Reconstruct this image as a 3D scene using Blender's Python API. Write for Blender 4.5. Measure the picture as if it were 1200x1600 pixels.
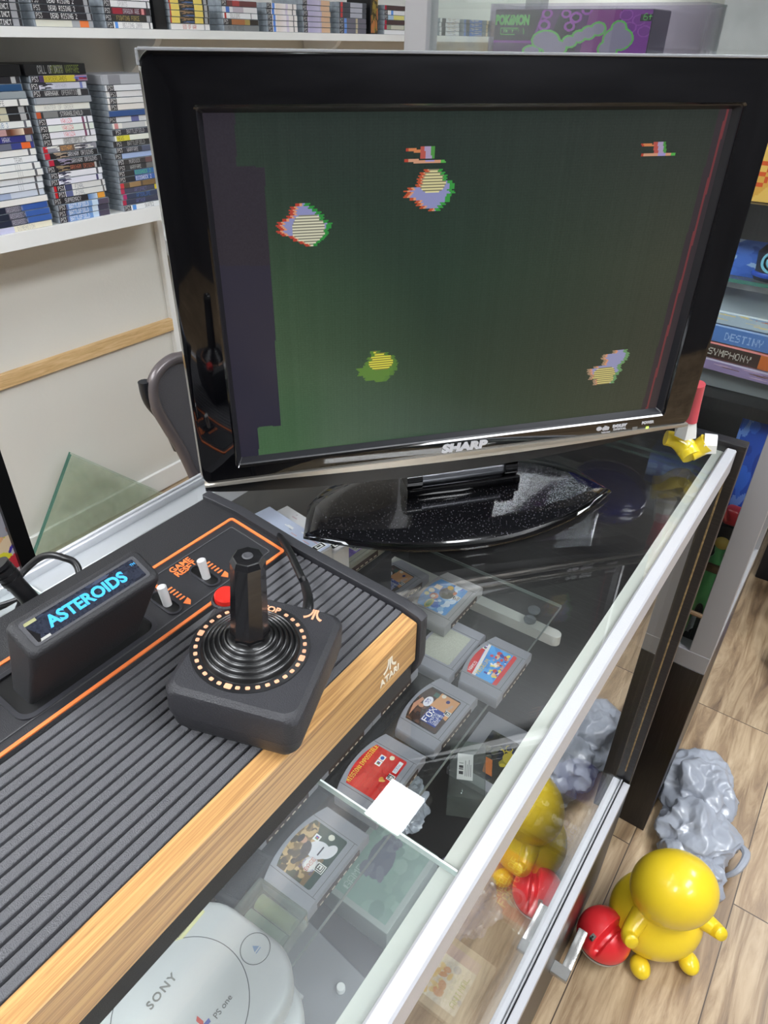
import bpy, bmesh, math, random
import numpy as np
from mathutils import Vector, Matrix, noise as mnoise
random.seed(7)
C = bpy.context.scene.collection
for o in list(bpy.data.objects): bpy.data.objects.remove(o)
R = math.radians
# ------------------------------------------------------------------ camera
CAMZ = 1.35
FPX = 1093.13
YAW, PIT, ROL = R(34.7943), R(34.1956), R(1.0612)
cy, sy, cp, sp = math.cos(YAW), math.sin(YAW), math.cos(PIT), math.sin(PIT)
FWD = Vector((-sy*cp, cy*cp, -sp)); R0 = Vector((cy, sy, 0)); U0 = R0.cross(FWD)
RGT = math.cos(ROL)*R0 + math.sin(ROL)*U0; UPV = -math.sin(ROL)*R0 + math.cos(ROL)*U0
cam_d = bpy.data.cameras.new('camera'); cam = bpy.data.objects.new('camera', cam_d); C.objects.link(cam)
cam_d.sensor_fit = 'VERTICAL'; cam_d.sensor_height = 32.0; cam_d.sensor_width = 24.0
cam_d.lens = FPX/1600*32.0; cam_d.clip_start = 0.01
cam_d.dof.use_dof = False
m = Matrix((RGT, UPV, -FWD)).transposed().to_4x4(); m.translation = (0, 0, CAMZ); cam.matrix_world = m
bpy.context.scene.camera = cam
# ------------------------------------------------------------------ world, exposure
wd = bpy.data.worlds.new('world'); bpy.context.scene.world = wd; wd.use_nodes = True
wd.node_tree.nodes['Background'].inputs[0].default_value = (1, 1, 1, 1)
wd.node_tree.nodes['Background'].inputs[1].default_value = 0.15
vs = bpy.context.scene.view_settings
vs.view_transform = 'Standard'; vs.look = 'None'; vs.exposure = 0.0; vs.gamma = 1.0; vs.use_curve_mapping = False
LIGHT = 25.0          # radiance of the ceiling troffers
# (x, y, size x, size y) of each ceiling light
TROFFERS = [(1.0, 0.6, .6, 1.2), (1.0, 2.9, .6, 1.2), (-1.35, -0.9, .6, 1.2), (-0.2, -1.4, .6, 1.2), (2.2, -0.6, .6, 1.2), (-0.765, 1.20, .14, .17), (-1.2, 5.2, .6, 1.2)]

# ------------------------------------------------------------------ measuring helpers: a line of sight meets a plane
def ray(px, py): return FWD + RGT*((px-600)/FPX) - UPV*((py-800)/FPX)
def at_z(px, py, z): r = ray(px, py); v = r*(z/r.z); return Vector((v.x, v.y, v.z+CAMZ))
def at_x(px, py, x): r = ray(px, py); v = r*(x/r.x); return Vector((v.x, v.y, v.z+CAMZ))
def at_y(px, py, y): r = ray(px, py); v = r*(y/r.y); return Vector((v.x, v.y, v.z+CAMZ))

# ------------------------------------------------------------------ colours and materials
def lin(c):
    out = []
    for v in c[:3]:
        v = v/255.0
        out.append(v/12.92 if v <= .04045 else ((v+.055)/1.055)**2.4)
    return tuple(out)
MATS = {}
def setin(b, names, v):
    for n in names:
        if n in b.inputs: b.inputs[n].default_value = v; return
def mat(name, col, rough=.5, metal=0., coat=0., spec=.5, emit=None, estr=1., var=0., vscale=40., bump=0., bscale=300., alpha=1., sub=0., stretch=None):
    if name in MATS: return MATS[name]
    m = bpy.data.materials.new(name); m.use_nodes = True; nt = m.node_tree; b = nt.nodes['Principled BSDF']
    c = lin(col)
    b.inputs['Base Color'].default_value = (*c, 1); b.inputs['Roughness'].default_value = rough; b.inputs['Metallic'].default_value = metal
    setin(b, ['Coat Weight'], coat); setin(b, ['Coat Roughness'], .03); setin(b, ['Specular IOR Level'], spec)
    if alpha < 1: b.inputs['Alpha'].default_value = alpha
    if emit is not None:
        setin(b, ['Emission Color'], (*lin(emit), 1)); setin(b, ['Emission Strength'], estr)
    if var > 0 or bump > 0:
        tc = nt.nodes.new('ShaderNodeTexCoord'); src = tc.outputs['Object']
        if stretch:
            mp = nt.nodes.new('ShaderNodeMapping'); mp.inputs['Scale'].default_value = stretch; nt.links.new(src, mp.inputs[0]); src = mp.outputs[0]
    if var > 0:
        n = nt.nodes.new('ShaderNodeTexNoise'); n.inputs['Scale'].default_value = vscale; n.inputs['Detail'].default_value = 5; nt.links.new(src, n.inputs['Vector'])
        r = nt.nodes.new('ShaderNodeValToRGB'); r.color_ramp.elements[0].position = .3; r.color_ramp.elements[1].position = .7
        r.color_ramp.elements[0].color = (*[x*(1-var) for x in c], 1); r.color_ramp.elements[1].color = (*[min(1, x*(1+var)) for x in c], 1)
        nt.links.new(n.outputs['Fac'], r.inputs[0]); nt.links.new(r.outputs[0], b.inputs['Base Color'])
    if bump > 0:
        n = nt.nodes.new('ShaderNodeTexNoise'); n.inputs['Scale'].default_value = bscale; n.inputs['Detail'].default_value = 3; nt.links.new(src, n.inputs['Vector'])
        bp = nt.nodes.new('ShaderNodeBump'); bp.inputs['Strength'].default_value = bump; bp.inputs['Distance'].default_value = .002
        nt.links.new(n.outputs['Fac'], bp.inputs['Height']); nt.links.new(bp.outputs[0], b.inputs['Normal'])
    MATS[name] = m; return m
def attr_mat(name, rough=.35, emit=False, estr=1., coat=0.):
    if name in MATS: return MATS[name]
    m = bpy.data.materials.new(name); m.use_nodes = True; nt = m.node_tree; b = nt.nodes['Principled BSDF']
    a = nt.nodes.new('ShaderNodeVertexColor'); a.layer_name = 'print'
    b.inputs['Roughness'].default_value = rough; setin(b, ['Coat Weight'], coat); setin(b, ['Coat Roughness'], .05)
    if emit:
        b.inputs['Base Color'].default_value = (.004, .004, .004, 1)
        nt.links.new(a.outputs['Color'], b.inputs['Emission Color']); setin(b, ['Emission Strength'], estr)
    else: nt.links.new(a.outputs['Color'], b.inputs['Base Color'])
    MATS[name] = m; return m
def glass_mat(name, tint=(255, 255, 255), dust=0.0, dcol=(214, 215, 214), ior=1.5, rough=0.0, dscale=9.):
    """clear sheet glass: Fresnel mirror over a clear tinted pane, with a pale film for dust and painted reflection haze"""
    if name in MATS: return MATS[name]
    m = bpy.data.materials.new(name); m.use_nodes = True; nt = m.node_tree; nt.nodes.clear()
    out = nt.nodes.new('ShaderNodeOutputMaterial'); tr = nt.nodes.new('ShaderNodeBsdfTransparent'); gl = nt.nodes.new('ShaderNodeBsdfGlossy')
    tr.inputs[0].default_value = (*lin(tint), 1); gl.inputs['Roughness'].default_value = rough; gl.inputs[0].default_value = (1, 1, 1, 1)
    geo = nt.nodes.new('ShaderNodeNewGeometry'); mi = nt.nodes.new('ShaderNodeMapRange')
    mi.inputs['To Min'].default_value = ior; mi.inputs['To Max'].default_value = 1/ior; nt.links.new(geo.outputs['Backfacing'], mi.inputs[0])
    fr = nt.nodes.new('ShaderNodeFresnel'); nt.links.new(mi.outputs[0], fr.inputs['IOR'])
    mx = nt.nodes.new('ShaderNodeMixShader'); nt.links.new(fr.outputs[0], mx.inputs[0]); nt.links.new(tr.outputs[0], mx.inputs[1]); nt.links.new(gl.outputs[0], mx.inputs[2])
    last = mx.outputs[0]
    if dust > 0:
        df = nt.nodes.new('ShaderNodeBsdfDiffuse'); df.inputs[0].default_value = (*lin(dcol), 1)
        tc = nt.nodes.new('ShaderNodeTexCoord'); n = nt.nodes.new('ShaderNodeTexNoise'); n.inputs['Scale'].default_value = dscale; n.inputs['Detail'].default_value = 6
        nt.links.new(tc.outputs['Object'], n.inputs['Vector'])
        mr = nt.nodes.new('ShaderNodeMapRange'); mr.inputs['From Min'].default_value = .35; mr.inputs['From Max'].default_value = .75; mr.inputs['To Min'].default_value = dust*.35; mr.inputs['To Max'].default_value = dust*1.6
        nt.links.new(n.outputs['Fac'], mr.inputs[0])
        m2 = nt.nodes.new('ShaderNodeMixShader'); nt.links.new(mr.outputs[0], m2.inputs[0]); nt.links.new(last, m2.inputs[1]); nt.links.new(df.outputs[0], m2.inputs[2]); last = m2.outputs[0]
    nt.links.new(last, out.inputs[0]); MATS[name] = m; return m
def wood_mat(name, cols, scale, stretch, rough=.4, bump=.1, planks=None):
    m = bpy.data.materials.new(name); m.use_nodes = True; nt = m.node_tree; b = nt.nodes['Principled BSDF']; L = nt.links.new
    tc = nt.nodes.new('ShaderNodeTexCoord'); mp = nt.nodes.new('ShaderNodeMapping'); mp.inputs['Scale'].default_value = stretch; L(tc.outputs['Object'], mp.inputs[0])
    src = mp.outputs[0]; brick = None
    if planks:
        rot = nt.nodes.new('ShaderNodeMapping'); rot.inputs['Rotation'].default_value = (0, 0, R(90)); rot.inputs['Location'].default_value = planks[2]; L(tc.outputs['Object'], rot.inputs[0])
        brick = nt.nodes.new('ShaderNodeTexBrick'); L(rot.outputs[0], brick.inputs['Vector'])
        brick.inputs['Scale'].default_value = 1; brick.inputs['Brick Width'].default_value = planks[0]; brick.inputs['Row Height'].default_value = planks[1]
        brick.inputs['Mortar Size'].default_value = .0012; brick.inputs['Mortar Smooth'].default_value = .2; brick.offset = .37
        brick.inputs['Color1'].default_value = (0, 0, 0, 1); brick.inputs['Color2'].default_value = (1, 1, 1, 1); brick.inputs['Mortar'].default_value = (.5, .5, .5, 1)
        sc = nt.nodes.new('ShaderNodeVectorMath'); sc.operation = 'MULTIPLY'; sc.inputs[1].default_value = (7, 5, 3); L(brick.outputs['Color'], sc.inputs[0])
        ad = nt.nodes.new('ShaderNodeVectorMath'); ad.operation = 'ADD'; L(src, ad.inputs[0]); L(sc.outputs[0], ad.inputs[1]); src = ad.outputs[0]
    n = nt.nodes.new('ShaderNodeTexNoise'); n.inputs['Scale'].default_value = scale; n.inputs['Detail'].default_value = 8; n.inputs['Roughness'].default_value = .65; n.inputs['Distortion'].default_value = .8
    L(src, n.inputs['Vector'])
    r = nt.nodes.new('ShaderNodeValToRGB'); e = r.color_ramp.elements
    ps = [.3, .46, .56, .72] if len(cols) == 4 else [.32, .68]
    e[0].position = ps[0]; e[0].color = (*lin(cols[0]), 1); e[1].position = ps[-1]; e[1].color = (*lin(cols[-1]), 1)
    for p_, c_ in list(zip(ps, cols))[1:-1]:
        x = e.new(p_); x.color = (*lin(c_), 1)
    L(n.outputs['Fac'], r.inputs[0]); last = r.outputs[0]
    if brick:
        mm = nt.nodes.new('ShaderNodeMix'); mm.data_type = 'RGBA'; mm.blend_type = 'MULTIPLY'; mm.inputs['Factor'].default_value = .22
        L(last, mm.inputs['A']); L(brick.outputs['Color'], mm.inputs['B'])
        m3 = nt.nodes.new('ShaderNodeMix'); m3.data_type = 'RGBA'; L(brick.outputs['Fac'], m3.inputs['Factor']); L(mm.outputs['Result'], m3.inputs['A']); m3.inputs['B'].default_value = (*lin((70, 55, 42)), 1); last = m3.outputs['Result']
    L(last, b.inputs['Base Color']); b.inputs['Roughness'].default_value = rough
    bp = nt.nodes.new('ShaderNodeBump'); bp.inputs['Strength'].default_value = bump; bp.inputs['Distance'].default_value = .001; L(n.outputs['Fac'], bp.inputs['Height']); L(bp.outputs[0], b.inputs['Normal'])
    MATS[name] = m; return m

# ------------------------------------------------------------------ object helpers
WM = {}
def thing(name, label, cat, loc=(0, 0, 0), rotz=0., group=None, mtx=None):
    o = bpy.data.objects.new(name, None); C.objects.link(o); o.empty_display_size = .05
    M = mtx if mtx is not None else Matrix.Translation(loc) @ Matrix.Rotation(rotz, 4, 'Z')
    o.matrix_world = M; WM[o.name] = M.copy(); o['label'] = label; o['category'] = cat
    if group: o['group'] = group
    return o
def tag(o, label, cat, group=None, kind=None):
    if label: o['label'] = label
    if cat: o['category'] = cat
    if group: o['group'] = group
    if kind: o['kind'] = kind
    return o
def obj(name, bm, m, parent=None, local=True, smooth=True, angle=35):
    """link a bmesh as ONE object. local: the vertices are in the parent thing's own frame, else in the room's frame"""
    if isinstance(bm, bpy.types.Mesh): me = bm
    else:
        bmesh.ops.recalc_face_normals(bm, faces=bm.faces)
        me = bpy.data.meshes.new(name); bm.to_mesh(me); bm.free()
    if parent is not None and not local: me.transform(WM[parent.name].inverted())
    ms = m if isinstance(m, (list, tuple)) else [m]
    for x in ms: me.materials.append(x)
    if smooth:
        me.polygons.foreach_set('use_smooth', [True]*len(me.polygons))
        try: me.set_sharp_from_angle(angle=R(angle))
        except Exception: pass
    o = bpy.data.objects.new(name, me); C.objects.link(o)
    if parent is not None: o.parent = parent; WM[o.name] = WM[parent.name]
    else: WM[o.name] = Matrix.Identity(4)
    return o
def recenter(o):
    """put a top-level mesh's origin at its base"""
    me = o.data; n = len(me.vertices); co = np.empty(n*3); me.vertices.foreach_get('co', co); co = co.reshape(-1, 3)
    c = Vector(((co[:, 0].min()+co[:, 0].max())/2, (co[:, 1].min()+co[:, 1].max())/2, co[:, 2].min()))
    me.transform(Matrix.Translation(-c)); o.location = c; WM[o.name] = Matrix.Translation(c); return o
def struct(name, bm, m, **k):
    o = obj(name, bm, m, **k); o['kind'] = 'structure'; return o
def NB(): return bmesh.new()
def box(bm, a, b, r=0., seg=2):
    x0, y0, z0 = [min(a[i], b[i]) for i in range(3)]; x1, y1, z1 = [max(a[i], b[i]) for i in range(3)]
    vs_ = [bm.verts.new((x, y, z)) for x in (x0, x1) for y in (y0, y1) for z in (z0, z1)]
    fs = [bm.faces.new([vs_[i] for i in f]) for f in ((0, 1, 3, 2), (4, 6, 7, 5), (0, 4, 5, 1), (2, 3, 7, 6), (0, 2, 6, 4), (1, 5, 7, 3))]
    if r > 0:
        es = list({e for f in fs for e in f.edges}); bmesh.ops.bevel(bm, geom=es, offset=r, segments=seg, affect='EDGES', profile=.5)
    return bm
def prism(bm, pts, h, org=(0, 0, 0), ax=((1, 0, 0), (0, 1, 0), (0, 0, 1)), r=0., seg=2, mi=0):
    """extrude the 2-d outline pts by h along the third axis"""
    A = [Vector(a) for a in ax]; o = Vector(org)
    lo = [bm.verts.new(o + A[0]*p[0] + A[1]*p[1]) for p in pts]; hi = [bm.verts.new(o + A[0]*p[0] + A[1]*p[1] + A[2]*h) for p in pts]
    n = len(pts); fs = [bm.faces.new(lo[::-1]), bm.faces.new(hi)]
    for i in range(n): fs.append(bm.faces.new((lo[i], lo[(i+1) % n], hi[(i+1) % n], hi[i])))
    for f in fs: f.material_index = mi
    if r > 0:
        es = list({e for f in fs[:2] for e in f.edges}); bmesh.ops.bevel(bm, geom=es, offset=r, segments=seg, affect='EDGES', profile=.5)
    return bm
def rrect(w, h, r, n=5, cx=0, cy_=0):
    out = []
    for sx, sy_, a0 in ((1, 1, 0), (-1, 1, 90), (-1, -1, 180), (1, -1, 270)):
        for i in range(n+1):
            a = R(a0+90*i/n); out.append((cx+sx*(w/2-r)+r*math.cos(a), cy_+sy_*(h/2-r)+r*math.sin(a)))
    return out
def ring(bm, outer, inner, h, org=(0, 0, 0), ax=((1, 0, 0), (0, 1, 0), (0, 0, 1)), h_in=None):
    """extruded band between two outlines with the same number of points"""
    A = [Vector(a) for a in ax]; o = Vector(org); n = len(outer); hi_ = h if h_in is None else h_in
    def row(pts, z): return [bm.verts.new(o + A[0]*p[0] + A[1]*p[1] + A[2]*z) for p in pts]
    ro, rot_, ri, rit = row(outer, 0), row(outer, h), row(inner, 0), row(inner, hi_)
    for i in range(n):
        j = (i+1) % n
        for q in ((ro[i], ro[j], rot_[j], rot_[i]), (rot_[i], rot_[j], rit[j], rit[i]), (rit[i], rit[j], ri[j], ri[i]), (ri[i], ri[j], ro[j], ro[i])): bm.faces.new(q)
    return bm
def smooth_path(pts, k=6):
    P = [Vector(p) for p in pts]; out = []
    for i in range(len(P)-1):
        p0 = P[max(i-1, 0)]; p1 = P[i]; p2 = P[i+1]; p3 = P[min(i+2, len(P)-1)]
        for j in range(k):
            t = j/k; out.append(.5*((2*p1)+(p2-p0)*t+(2*p0-5*p1+4*p2-p3)*t*t+(3*p1-p0-3*p2+p3)*t**3))
    return out+[P[-1]]
def tube(bm, pts, r, n=10, smooth=True, k=6, radii=None):
    P = smooth_path(pts, k) if smooth else [Vector(p) for p in pts]
    N = len(P); prev = None; rows = []
    for i, p in enumerate(P):
        t = (P[min(i+1, N-1)]-P[max(i-1, 0)]).normalized()
        u = (prev - t*prev.dot(t)).normalized() if prev is not None and (prev - t*prev.dot(t)).length > 1e-6 else t.orthogonal().normalized()
        prev = u; v = t.cross(u)
        if radii: f = i/(N-1)*(len(radii)-1); a = int(min(f, len(radii)-2)); rr = radii[a]+(radii[a+1]-radii[a])*(f-a)
        else: rr = r
        rows.append([bm.verts.new(p+u*math.cos(2*math.pi*j/n)*rr+v*math.sin(2*math.pi*j/n)*rr) for j in range(n)])
    for a, b in zip(rows, rows[1:]):
        for j in range(n): bm.faces.new((a[j], a[(j+1) % n], b[(j+1) % n], b[j]))
    bm.faces.new(rows[0][::-1]); bm.faces.new(rows[-1]); return bm
def lathe(bm, prof, org=(0, 0, 0), n=32, ax=((1, 0, 0), (0, 1, 0), (0, 0, 1)), sx=1., sy_=1.):
    A = [Vector(a) for a in ax]; o = Vector(org); rows = []
    for r, z in prof:
        if r < 1e-6: rows.append([bm.verts.new(o+A[2]*z)])
        else: rows.append([bm.verts.new(o+A[0]*r*sx*math.cos(2*math.pi*j/n)+A[1]*r*sy_*math.sin(2*math.pi*j/n)+A[2]*z) for j in range(n)])
    for a, b in zip(rows, rows[1:]):
        for j in range(n):
            k = (j+1) % n
            if len(a) == 1 and len(b) == 1: continue
            if len(a) == 1: bm.faces.new((a[0], b[j], b[k]))
            elif len(b) == 1: bm.faces.new((a[j], a[k], b[0]))
            else: bm.faces.new((a[j], a[k], b[k], b[j]))
    for rw in (rows[0], rows[-1]):
        if len(rw) > 1: bm.faces.new(rw)
    return bm
def text(name, s, size, org, right, up, m, parent=None, local=True, depth=.0004, bold=0., space=1., shear=0., align='CENTER', sx=1.):
    cu = bpy.data.curves.new('lettering', 'FONT'); cu.body = s; cu.size = size; cu.extrude = depth; cu.offset = bold; cu.space_character = space; cu.shear = shear
    cu.align_x = align; cu.align_y = 'CENTER'; cu.resolution_u = 3
    to = bpy.data.objects.new('lettering', cu); C.objects.link(to); dg = bpy.context.evaluated_depsgraph_get(); dg.update()
    me = bpy.data.meshes.new_from_object(to.evaluated_get(dg)); bpy.data.objects.remove(to); bpy.data.curves.remove(cu)
    r_ = Vector(right).normalized(); u_ = Vector(up).normalized(); n_ = r_.cross(u_)
    M = Matrix((r_*sx, u_, n_)).transposed().to_4x4(); M.translation = Vector(org); me.transform(M); me.materials.clear()
    return obj(name, me, m, parent, local=local, smooth=False)

# ------------------------------------------------------------------ printed pictures: a grid of coloured cells
FONT = {'0':'3E5149453E','1':'00427F4000','2':'4261514946','3':'2141454B31','4':'1814127F10','5':'2745454539','6':'3C4A494930','7':'0171090503','8':'3649494936','9':'064949291E',
':':'0036360000','A':'7E1111117E','B':'7F49494936','C':'3E41414122','D':'7F4141221C','E':'7F49494941','F':'7F09090901','G':'3E4149497A','H':'7F0808087F','I':'00417F4100','J':'2040413F01',
'K':'7F08142241','L':'7F40404040','M':'7F020C027F','N':'7F0408107F','O':'3E4141413E','P':'7F09090906','Q':'3E4151215E','R':'7F09192946','S':'4649494931','T':'01017F0101','U':'3F4040403F',
'V':'1F2040201F','W':'3F4038403F','X':'6314081463','Y':'0708700807','Z':'6151494543','-':'0808080808','.':'0060600000','+':'08083E0808',"'":'0005030000','!':'00005F0000',' ':'0000000000'}
class Pic:
    def __init__(s, nx, ny, c=(128, 128, 128)):
        s.nx, s.ny = nx, ny; s.a = np.zeros((ny, nx, 3)); s.a[:] = c; s.mask = np.ones((ny, nx), bool)
        s.U, s.V = np.meshgrid((np.arange(nx)+.5)/nx, (np.arange(ny)+.5)/ny)
    def rect(s, u0, v0, u1, v1, c): s.a[(s.U >= u0) & (s.U <= u1) & (s.V >= v0) & (s.V <= v1)] = c; return s
    def ell(s, u, v, ru, rv, c, rot=0.):
        du, dv = s.U-u, s.V-v; ca, sa = math.cos(rot), math.sin(rot); x = du*ca+dv*sa; y = -du*sa+dv*ca
        s.a[(x/ru)**2+(y/rv)**2 <= 1] = c; return s
    def poly(s, pts, c):
        ins = np.zeros(s.U.shape, bool); n = len(pts)
        for i in range(n):
            (x0, y0), (x1, y1) = pts[i], pts[(i+1) % n]
            if y0 == y1: continue
            cond = ((y0 > s.V) != (y1 > s.V)) & (s.U < (x1-x0)*(s.V-y0)/(y1-y0)+x0); ins ^= cond
        s.a[ins] = c; return s
    def text(s, u, v, h, t, c, wfac=1.):
        """u,v = lower left corner, h = letter height"""
        px = h/7; pxu = px*s.ny/s.nx*wfac*(s.asp if hasattr(s, 'asp') else 1)
        for i, ch in enumerate(t.upper()):
            g = FONT.get(ch, '7F4141417F')
            for cx_ in range(5):
                bits = int(g[cx_*2:cx_*2+2], 16)
                for ry in range(7):
                    if bits >> ry & 1: s.rect(u+(i*6+cx_)*pxu, v+(6-ry)*px, u+(i*6+cx_+1)*pxu, v+(7-ry)*px, c)
        return s
    def noise(s, amp, seed=1, blk=1):
        rg = np.random.RandomState(seed); n = rg.rand(s.ny//blk+1, s.nx//blk+1, 1)*2-1; n = np.kron(n, np.ones((blk, blk, 1)))[:s.ny, :s.nx]; s.a = np.clip(s.a+n*amp, 0, 255); return s
    def blotch(s, u0, v0, u1, v1, cols, n, size, seed=1):
        rg = random.Random(seed)
        for _ in range(n): s.ell(rg.uniform(u0, u1), rg.uniform(v0, v1), size*rg.uniform(.4, 1.2), size*rg.uniform(.4, 1.2), rg.choice(cols), rg.uniform(0, 3))
        return s
    def round(s, ru, rv):
        x = np.maximum(np.abs(s.U-.5)-(.5-ru), 0)/ru; y = np.maximum(np.abs(s.V-.5)-(.5-rv), 0)/rv; s.mask &= (x*x+y*y <= 1); return s
def canvas(name, pic, w, h, org, right, up, m, parent=None, local=True, bend=None):
    r_ = Vector(right).normalized(); u_ = Vector(up).normalized(); nrm = r_.cross(u_); o = Vector(org); nx, ny = pic.nx, pic.ny
    xs = (np.arange(nx+1)/nx-.5)*w; ys = (np.arange(ny+1)/ny-.5)*h
    X, Y = np.meshgrid(xs, ys); Z = bend(X, Y) if bend else np.zeros_like(X)
    co = np.array(o)[None, None]+X[..., None]*np.array(r_)+Y[..., None]*np.array(u_)+Z[..., None]*np.array(nrm)
    jj, ii = np.nonzero(pic.mask); a = jj*(nx+1)+ii
    F = np.stack([a, a+1, a+nx+2, a+nx+1], 1); used = np.unique(F); remap = np.zeros((nx+1)*(ny+1), int); remap[used] = np.arange(len(used)); F = remap[F]
    me = bpy.data.meshes.new(name); V = co.reshape(-1, 3)[used]
    me.vertices.add(len(V)); me.vertices.foreach_set('co', V.ravel()); nf = len(F); me.loops.add(nf*4); me.loops.foreach_set('vertex_index', F.ravel().astype(np.int32))
    me.polygons.add(nf); me.polygons.foreach_set('loop_start', np.arange(nf, dtype=np.int32)*4); me.polygons.foreach_set('loop_total', np.full(nf, 4, np.int32)); me.update(calc_edges=True)
    at = me.color_attributes.new('print', 'FLOAT_COLOR', 'CORNER'); c = pic.a[jj, ii]/255.0; c = np.where(c <= .04045, c/12.92, ((c+.055)/1.055)**2.4)
    c4 = np.concatenate([c, np.ones((nf, 1))], 1); at.data.foreach_set('color', np.repeat(c4, 4, 0).ravel().astype(np.float32))
    return obj(name, me, m, parent, local=local, smooth=False)

# ------------------------------------------------------------------ shared materials
PRINT = attr_mat('printed paper', .35); PRINTG = attr_mat('glossy printed label', .25, coat=.3)
M_wall = mat('painted white wall', (222, 220, 213), .6, bump=.25, bscale=90)
M_white = mat('white painted board', (238, 238, 236), .45, var=.03, vscale=8)
M_ceil = mat('ceiling tile', (118, 118, 120), .8, var=.05, vscale=60)
M_alu = mat('brushed silver rail', (198, 199, 204), .38, .35, bump=.08, bscale=700)
M_alu2 = mat('satin aluminium frame', (150, 149, 151), .45, .25, bump=.05, bscale=900)
M_frost = mat('frosted rail under glass', (172, 174, 166), .55)
M_lam = wood_mat('black oak laminate', [(14, 12, 13), (22, 20, 21), (28, 25, 26), (48, 45, 46)], 8, (60, 60, 2.2), .35, .2)
M_lamx = wood_mat('black oak laminate across', [(14, 12, 13), (22, 20, 21), (28, 25, 26), (50, 47, 48)], 8, (2.2, 60, 60), .35, .2)
M_chip = mat('worn chipboard edge', (150, 125, 85), .8, var=.4, vscale=200)
M_black = mat('black plastic', (30, 30, 33), .5, bump=.35, bscale=1500)
M_blackd = mat('deep black plastic', (12, 12, 13), .45)
M_gloss = mat('gloss black plastic', (5, 5, 7), .06, coat=1., spec=.5)
M_n64 = mat('grey cartridge plastic', (142, 143, 150), .45, bump=.15, bscale=1200)
M_n64b = mat('yellowed grey cartridge plastic', (150, 150, 136), .45)
M_contact = mat('dark connector slot', (58, 38, 30), .6)
M_dark = mat('dark interior', (20, 20, 22), .35)

# ================================================================== SETTING
XW = -1.86
bm = NB(); box(bm, (XW-.05, -3, -.05), (3, 7.5, 0)); struct('floor', bm, wood_mat('oak plank floor', [(104, 80, 60), (154, 128, 98), (182, 157, 125), (206, 182, 150)], 3.2, (11, 1.1, 11), .38, .12, planks=(1.25, .2005, (-.3, .0377, 0))), smooth=False)
bm = NB(); box(bm, (XW-.1, -3, 0), (XW, 7.5, 2.75)); struct('wall_left', bm, M_wall, smooth=False)
M_far = mat('far store wall', (188, 190, 192), .7, var=.15, vscale=3)
bm = NB(); box(bm, (XW, 7.5, 0), (3, 7.6, 2.75)); struct('wall_back', bm, M_far, smooth=False)
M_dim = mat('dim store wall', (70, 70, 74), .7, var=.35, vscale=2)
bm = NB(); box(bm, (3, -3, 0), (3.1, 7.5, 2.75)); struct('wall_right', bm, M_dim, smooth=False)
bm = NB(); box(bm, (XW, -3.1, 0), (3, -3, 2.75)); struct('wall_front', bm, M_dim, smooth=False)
bm = NB(); box(bm, (XW-.1, -3.1, 2.75), (3.1, 7.6, 2.8)); struct('ceiling', bm, M_ceil, smooth=False)
bm = NB(); box(bm, (XW, -3, 0), (XW+.012, 7.5, .075), .002, 1); struct('baseboard_left', bm, M_white, smooth=False)
bm = NB(); box(bm, (XW, 1.425, .075), (XW+.02, 1.49, 2.75), .002, 1); struct('trim_1', bm, M_white, smooth=False)
M_lamp = bpy.data.materials.new('lamp diffuser'); M_lamp.use_nodes = True
_b = M_lamp.node_tree.nodes['Principled BSDF']; _b.inputs['Base Color'].default_value = (.8, .8, .8, 1); _b.inputs['Emission Color'].default_value = (.93, .965, 1.0, 1); _b.inputs['Emission Strength'].default_value = LIGHT
for i, (x, y, w, l) in enumerate(TROFFERS):
    where = ['over the floor right of the counter', 'over the floor beyond the tall cabinet', 'behind the viewer by the wall', 'behind the viewer over the aisle', 'nearest the right wall', 'small square one above the counter', 'at the far end of the store'][i]
    t = thing('ceiling_light', 'white ceiling light panel '+where, 'light', (x, y, 2.75))
    bm = NB(); ring(bm, rrect(w+.04, l+.04, .005, 1), rrect(w, l, .004, 1), -.012); obj('frame', bm, M_white, t, smooth=False)
    bm = NB(); box(bm, (-w/2, -l/2, -.01), (w/2, l/2, -.004)); obj('diffuser', bm, M_lamp, t, smooth=False)
# ================================================================== DISPLAY COUNTER
ZC = .95                       # top of the counter glass
X0, X1 = -.5375, -.0745        # back and front of the counter
YE = .842; YN = -.75
def loft(bm, rows, cap=True, ax=((1, 0, 0), (0, 1, 0), (0, 0, 1)), org=(0, 0, 0)):
    A = [Vector(a) for a in ax]; o = Vector(org); R_ = [[bm.verts.new(o+A[0]*p[0]+A[1]*p[1]+A[2]*z) for p in pts] for pts, z in rows]; n = len(R_[0])
    for a, b in zip(R_, R_[1:]):
        for j in range(n): bm.faces.new((a[j], a[(j+1) % n], b[(j+1) % n], b[j]))
    if cap: bm.faces.new(R_[0][::-1]); bm.faces.new(R_[-1])
    return bm
case = thing('display_counter', 'glass topped display counter with silver rails holding the game console and television', 'display counter', (-.3, .1, 0))
def cpart(name, m, *boxes, r=0., par=None):
    bm = NB()
    for a, b in boxes: box(bm, a, b, r, 1)
    return obj(name, bm, m, par or case, local=False, smooth=r > 0)
G_top = glass_mat('counter top glass', (252, 253, 253), dust=.006, ior=1.5)
G_topb = glass_mat('dusty hazed counter top glass', (250, 252, 251), dust=.075, ior=1.5, dcol=(196, 200, 206))  # pale film holds dust plus the painted haze of the reflected ceiling
G_front = glass_mat('counter front glass', (250, 253, 252), dust=.008, ior=1.5)
G_shelf = glass_mat('shelf glass', (251, 253, 252), dust=.010, ior=1.45)
M_gedge = mat('pale glass edge', (215, 228, 224), .3)
M_gedge2 = mat('green glass edge', (70, 120, 105), .25)
JO = .2065
cpart('top_pane', G_top, ((-.531, JO+.0006, ZC-.006), (-.0865, YE-.002, ZC)))
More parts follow.
